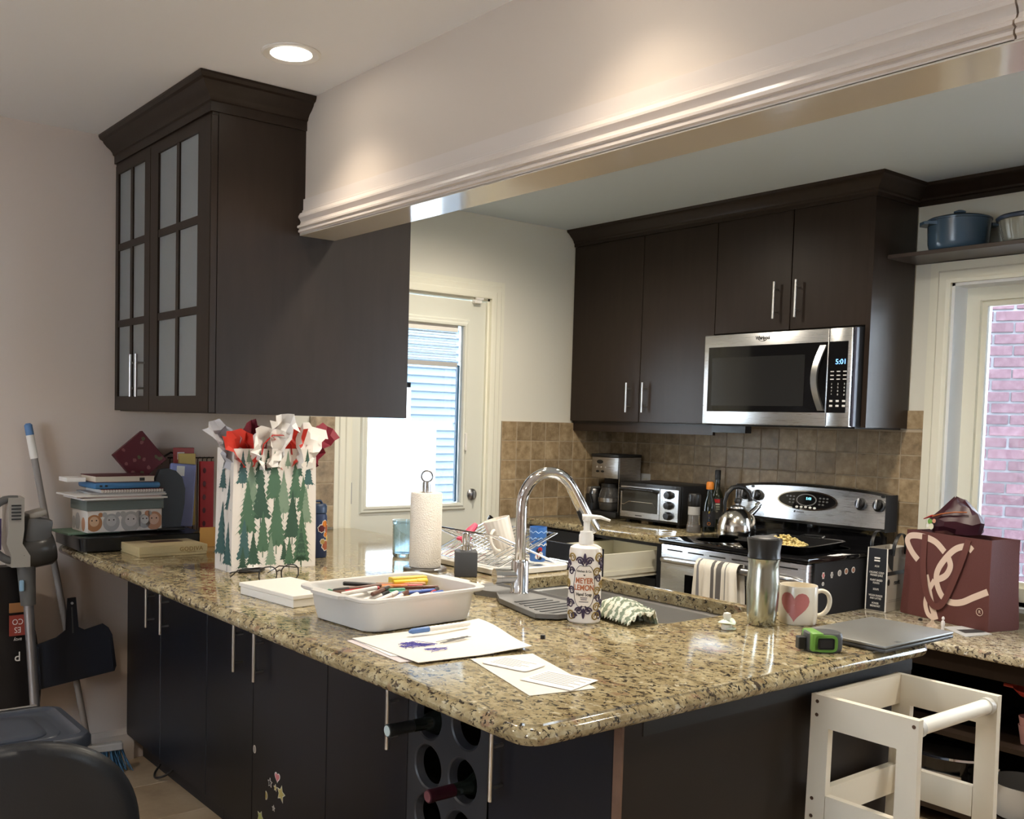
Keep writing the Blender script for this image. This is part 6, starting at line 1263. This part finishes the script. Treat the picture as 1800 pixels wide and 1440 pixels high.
for x in (.8955, 1.196): B().cyl((x-.008, -.198, .815), (x+.008, -.198, .815), .0195, seg=20).put('bar_clip', mat('clip_clear', (.6,.6,.58), .3), tt, 40, W=True)
scr = mat('screw', (.16,.10,.07), .4, .8)
for x in (.8655,):
    for y, z in ((.015, .825), (-.207, .825), (.015, .795), (.018, .605), (.018, .565)): B().cyl((x, y, z), (x+.002, y, z), .0042, seg=12).put('screw', scr, tt, W=True)
# ================================================================ left wall: broom, vacuum, bin, bag, chair
br_ = thing('broom', 'grey broom with blue tip and blue bristles leaning on the wall', 'broom', (.15, 2.68, 0))
top = Vector((-.112, 2.745, 1.372)); low = Vector((.095, 2.665, .115)); at_ = lambda t_: top.lerp(low, t_)
B().tube([at_(.10), at_(1.0)], .0125, 14).put('pole', mat('pole_grey', (.27,.25,.24), .5), br_, 40, W=True); B().tube([at_(.035), at_(.105)], .0150, 16).put('grip', white, br_, 40, W=True); B().tube([at_(0), at_(.005), at_(.036)], [.008, .0145, .0150], 16).put('end_cap', mat('cap_sky', (.10,.22,.45), .45), br_, 40, W=True)
B().box(-.10, -.018, .095, .10, .018, .125, bev=.006, M=Matrix.Translation((-.03, -.02, 0)) @ Matrix.Rotation(R(-8), 4, 'Z')).put('brush_block', lgrey, br_)
b = B(); rnd = random.Random(8)
for i in range(150):
    x = -.13+rnd.random()*.20; y = -.02+rnd.uniform(-.016, .016); b.tube([(x, y, .098), (x+rnd.uniform(-.012, .02)+(x+.03)*.25, y+rnd.uniform(-.02, .02), .004)], [.0022, .0018], 4)
o = b.put('bristles', mat('bristle_blue', (.06,.17,.32), .7), br_, weld=False); o['kind'] = 'stuff'
dpn = thing('dustpan', 'large black dustpan clipped on the broom pole', 'dustpan', (.03, 2.650, .48), 0, rot=(R(0), R(-3), R(0)))
outl = [(-.013, .235), (.018, .235), (.022, .12), (.045, .105), (.115, .118), (.135, .10), (.148, .07), (.158, -.055), (.150, -.075), (-.135, -.095), (-.135, .075), (-.060, .092), (-.025, .115)]
b = B(); b.prism([(x, -.012, z) for x, z in outl], (0, .008, 0)); b.put('pan', mat('dustpan_navy', (.012,.015,.024), .5), dpn)
for p_ in (((-.135, -.02, -.095), (-.128, -.004, .070)), ((.140, -.016, -.06), (.146, -.004, .06))): B().box(p_[0][0], p_[0][1], p_[0][2], p_[1][0], p_[1][1], p_[1][2]).put('side_wall', MATS['dustpan_navy'], dpn)
B().cyl((.002, -.016, .215), (.002, -.012, .215), .005, seg=12).put('hang_hole', lgrey, dpn); B().box(-.002, -.0145, .10, .003, -.0125, .20).put('handle_ridge', dgrey, dpn)
vc = thing('stick_vacuum', 'grey cordless stick vacuum standing against the wall', 'vacuum', (-.16, 2.55, 0))
vg = mat('vac_grey', (.10,.10,.10), .45); vl = mat('vac_silver', (.30,.28,.25), .4)
B().tube([(-.158, 2.55, .73), (-.125, 2.53, .10)], .0175, 18).put('wand', mat('wand_steel', (.34,.34,.36), .35, .8), vc, 40, W=True)
B().tube([(-.166, 2.55, .865), (-.158, 2.55, .72)], [.032, .026], 18).put('wand_socket', vg, vc, 40, W=True); B().box(-.195, 2.515, .775, -.180, 2.53, .815, bev=.004).put('release_button', mat('button_sky', (.25,.42,.60), .4), vc, W=True)
B().lathe([(0, 0), (.055, 0), (.062, .010), (.064, .11), (.056, .125), (0, .125)], 28, M=Matrix.Translation((-.195, 2.56, .905)) @ Matrix.Rotation(R(80), 4, 'Y')).put('dust_cup', mat('cup_smoke', (.045,.043,.04), .25), vc, 40, W=True)
B().box(-.175, 2.51, .945, -.085, 2.60, 1.035, bev=.012, M=Matrix.Translation((-.13, 2.555, .99)) @ Matrix.Rotation(R(8), 4, 'Y') @ Matrix.Translation((.13, -2.555, -.99))).put('battery_block', vg, vc, 30, W=True)
B().box(-.165, 2.515, 1.038, -.10, 2.595, 1.062, bev=.008, M=Matrix.Translation((-.13, 2.555, 1.05)) @ Matrix.Rotation(R(-14), 4, 'Y') @ Matrix.Translation((.13, -2.555, -1.05))).put('battery_top', vl, vc, 30, W=True)
b = B(); b.loft([[Vector((x-.022*math.sin(max(0, (1.0-z)*6)), y, z)) for x, y in ((-.235, 2.505), (-.185, 2.495), (-.175, 2.60), (-.235, 2.60))] for z in (1.112, 1.06, 1.0, .95)] + [[Vector((x, y, z)) for x, y in ((-.225, 2.505), (-.165, 2.495), (-.155, 2.60), (-.225, 2.60))] for z in (.905, .865)]); mt_ = b.put('motor_housing', vl, vc, 40, W=True)
for i in range(5): B().box(-.228, 2.4935, 1.035+i*.012, -.196, 2.4985, 1.040+i*.012, M=Matrix.Translation((0, 0, 0))).put('vent', black, mt_, W=True)
B().tube([Vector(p_) for p_ in spl([(-.20, 2.53, 1.105), (-.25, 2.53, 1.10), (-.30, 2.53, 1.05), (-.30, 2.53, .96), (-.25, 2.53, .90), (-.21, 2.53, .885)], 5)], .014, 12).put('handle', vg, vc, 40, W=True); B().tube([(-.268, 2.515, 1.04), (-.270, 2.512, .93)], .012, 12).put('trigger_grip', mat('grip_purple', (.06,.03,.12), .4), vc, 40, W=True)
B().box(-.245, 2.46, 0.012, -.005, 2.57, .075, bev=.015).put('floor_head', vg, vc, 30, W=True); B().tube([(-.125, 2.53, .12), (-.125, 2.53, .05)], .022, 14).put('head_joint', vg, vc, 40, W=True)
hb = thing('shopping_bag', 'black shopping bag with red and white print hanging on the left wall', 'bag', (-.20, 2.66, .30), 0)
b = B(); rings = []; rnd = random.Random(2)
for i in range(9):
    t_ = i/8; z = t_*.55; hw = .13*(1-.35*t_**2); rings.append([Vector((-.02+hw*math.cos(a)*(1+.05*math.sin(5*a+i)), .05*math.sin(a)*(1-.4*t_), z)) for a in [2*math.pi*q/24 for q in range(24)]])
b.loft(rings); b.put('bag_body', mat('bag_noir', (.014,.012,.012), .45), hb, 40)
for i in range(5): B().tube([(-.11+i*.012, -.052, .50+.02*(i % 2)), (-.115+i*.010, -.060, .30), (-.10+i*.009, -.058, .05)], .004, 6).put('cord', black, hb, 40)
up = frame((.045, -.0565, .335), (-1, 0, 0), (0, 0, -1)) @ Matrix.Diagonal((1, 1, -1, 1))
for z0, z1, c in ((.30, .375, mat('patch_red', (.30,.05,.035), .6)), (.385, .42, mat('patch_tan', (.35,.16,.06), .6))): B().box(-.010, -.0595, z0, .050, -.0525, z1).put('printed_patch', c, hb)
for tx, z, s in (('CO', .352, .030), ('ES', .322, .030), ('avoy', .285, .018), ('P', .225, .050)): txt(tx, s, whitep, hb, frame((.018, -.0600, z), (-1, 0, 0), (0, 0, -1)) @ Matrix.Diagonal((1, 1, 1, 1)), sx=.85)
wbn = thing('waste_bin', 'dark waste bin with a rounded dark blue lid by the wall', 'waste bin', (-.455, 1.500, 0), 0)
rr = lambda ins, z: rrect(-.155, -.165, .155, .165, .05, z, 6, ins, 3)
b = B(); b.loft([rr(.03, 0), rr(.025, .005), rr(.004, .555), rr(.004, .560)]); b.put('bin_body', mat('bin_dark', (.02,.021,.024), .4), wbn, 40)
lb_ = mat('bin_lid', (.030,.038,.055), .33); b = B(); b.loft([rr(0, .5605), rr(-.004, .565), rr(-.004, .585), rr(.004, .595), rr(.022, .598), rr(.030, .592), rr(.045, .590)]); ldb = b.put('lid', lb_, wbn, 40)
b = B(); q_ = lambda ins, z: rrect(-.115, -.125, .06, .095, .05, z, 6, ins, 3); b.loft([q_(0, .5905), q_(.002, .598), q_(.012, .602), q_(.03, .602)]); b.put('lid_flap', lb_, ldb, 40)
b = B(); q_ = lambda ins, z: rrect(-.115, -.13, .095, .10, .06, z, 6, ins, 3); b.loft([q_(0, .5902), q_(.003, .594), q_(.02, .595)]); b.put('lid_recess', lb_, ldb, 40)
B().box(-.10, .167, .585, .10, .175, .600, bev=.002).put('hinge_bar', st, ldb)
ch = thing('dining_chair', 'black padded chair with a rounded back in the left foreground', 'chair', (-.600, .800, 0), -14)
lea = mat('chair_leather', (.016,.018,.022), .36, bump=.06, bscale=250)
def outline(a):
    c, s_ = math.cos(a), math.sin(a); e = 2/2.15 if s_ > 0 else 2/5
    return .205*math.copysign(abs(c)**e, c), (.215 if s_ > 0 else .19)*math.copysign(abs(s_)**e, s_)
N_ = 64; fr_, bk2 = [], []
for k in range(13):
    r_ = k/12
    ring = [outline(2*math.pi*q/N_) for q in range(N_)]
    fr_.append([Vector((x*r_, -.055*(1-(x*r_/.205)**2)*.9-.035*((z*r_+.19)/.4)-.006*(1-r_**6), .572+z*r_)) for x, z in ring])
    bk2.append([p_+Vector((0, .040+.012*(1-r_**6), 0)) for p_ in fr_[-1]])
edge = [(p_+q_)/2+Vector((p_.x, 0, p_.z-.6)).normalized()*.010 for p_, q_ in zip(fr_[-1], bk2[-1])]
b = B(); b.loft(fr_[0:1]+fr_[1:]+[edge]+bk2[::-1], caps=(False, False)); b.put('backrest', lea, ch, 60)
b = B(); rr = lambda ins, z: rrect(-.22, -.02, .22, .42, .08, z, 6, ins, 3); b.loft([rr(.02, .40), rr(.002, .41), rr(0, .45), rr(.015, .47), rr(.06, .475)]); b.put('seat', lea, ch, 40)
for x, y in ((-.17, .03), (.17, .03), (-.17, .37), (.17, .37)): B().tube([(x*.8, y, .40), (x*1.15, y+(y-.2)*.2, 0)], [.014, .010], 12).put('leg', chrome, ch, 40)
cbl = tag(B().tube(spl([(.345, 2.40, .07), (.315, 2.44, .03), (.300, 2.50, .006), (.315, 2.55, .006), (.345, 2.57, .03)], 6), .0045, 8).put('floor_cord', black, None, 40), 'black cord hanging at the toe of the base cabinet', 'cord')
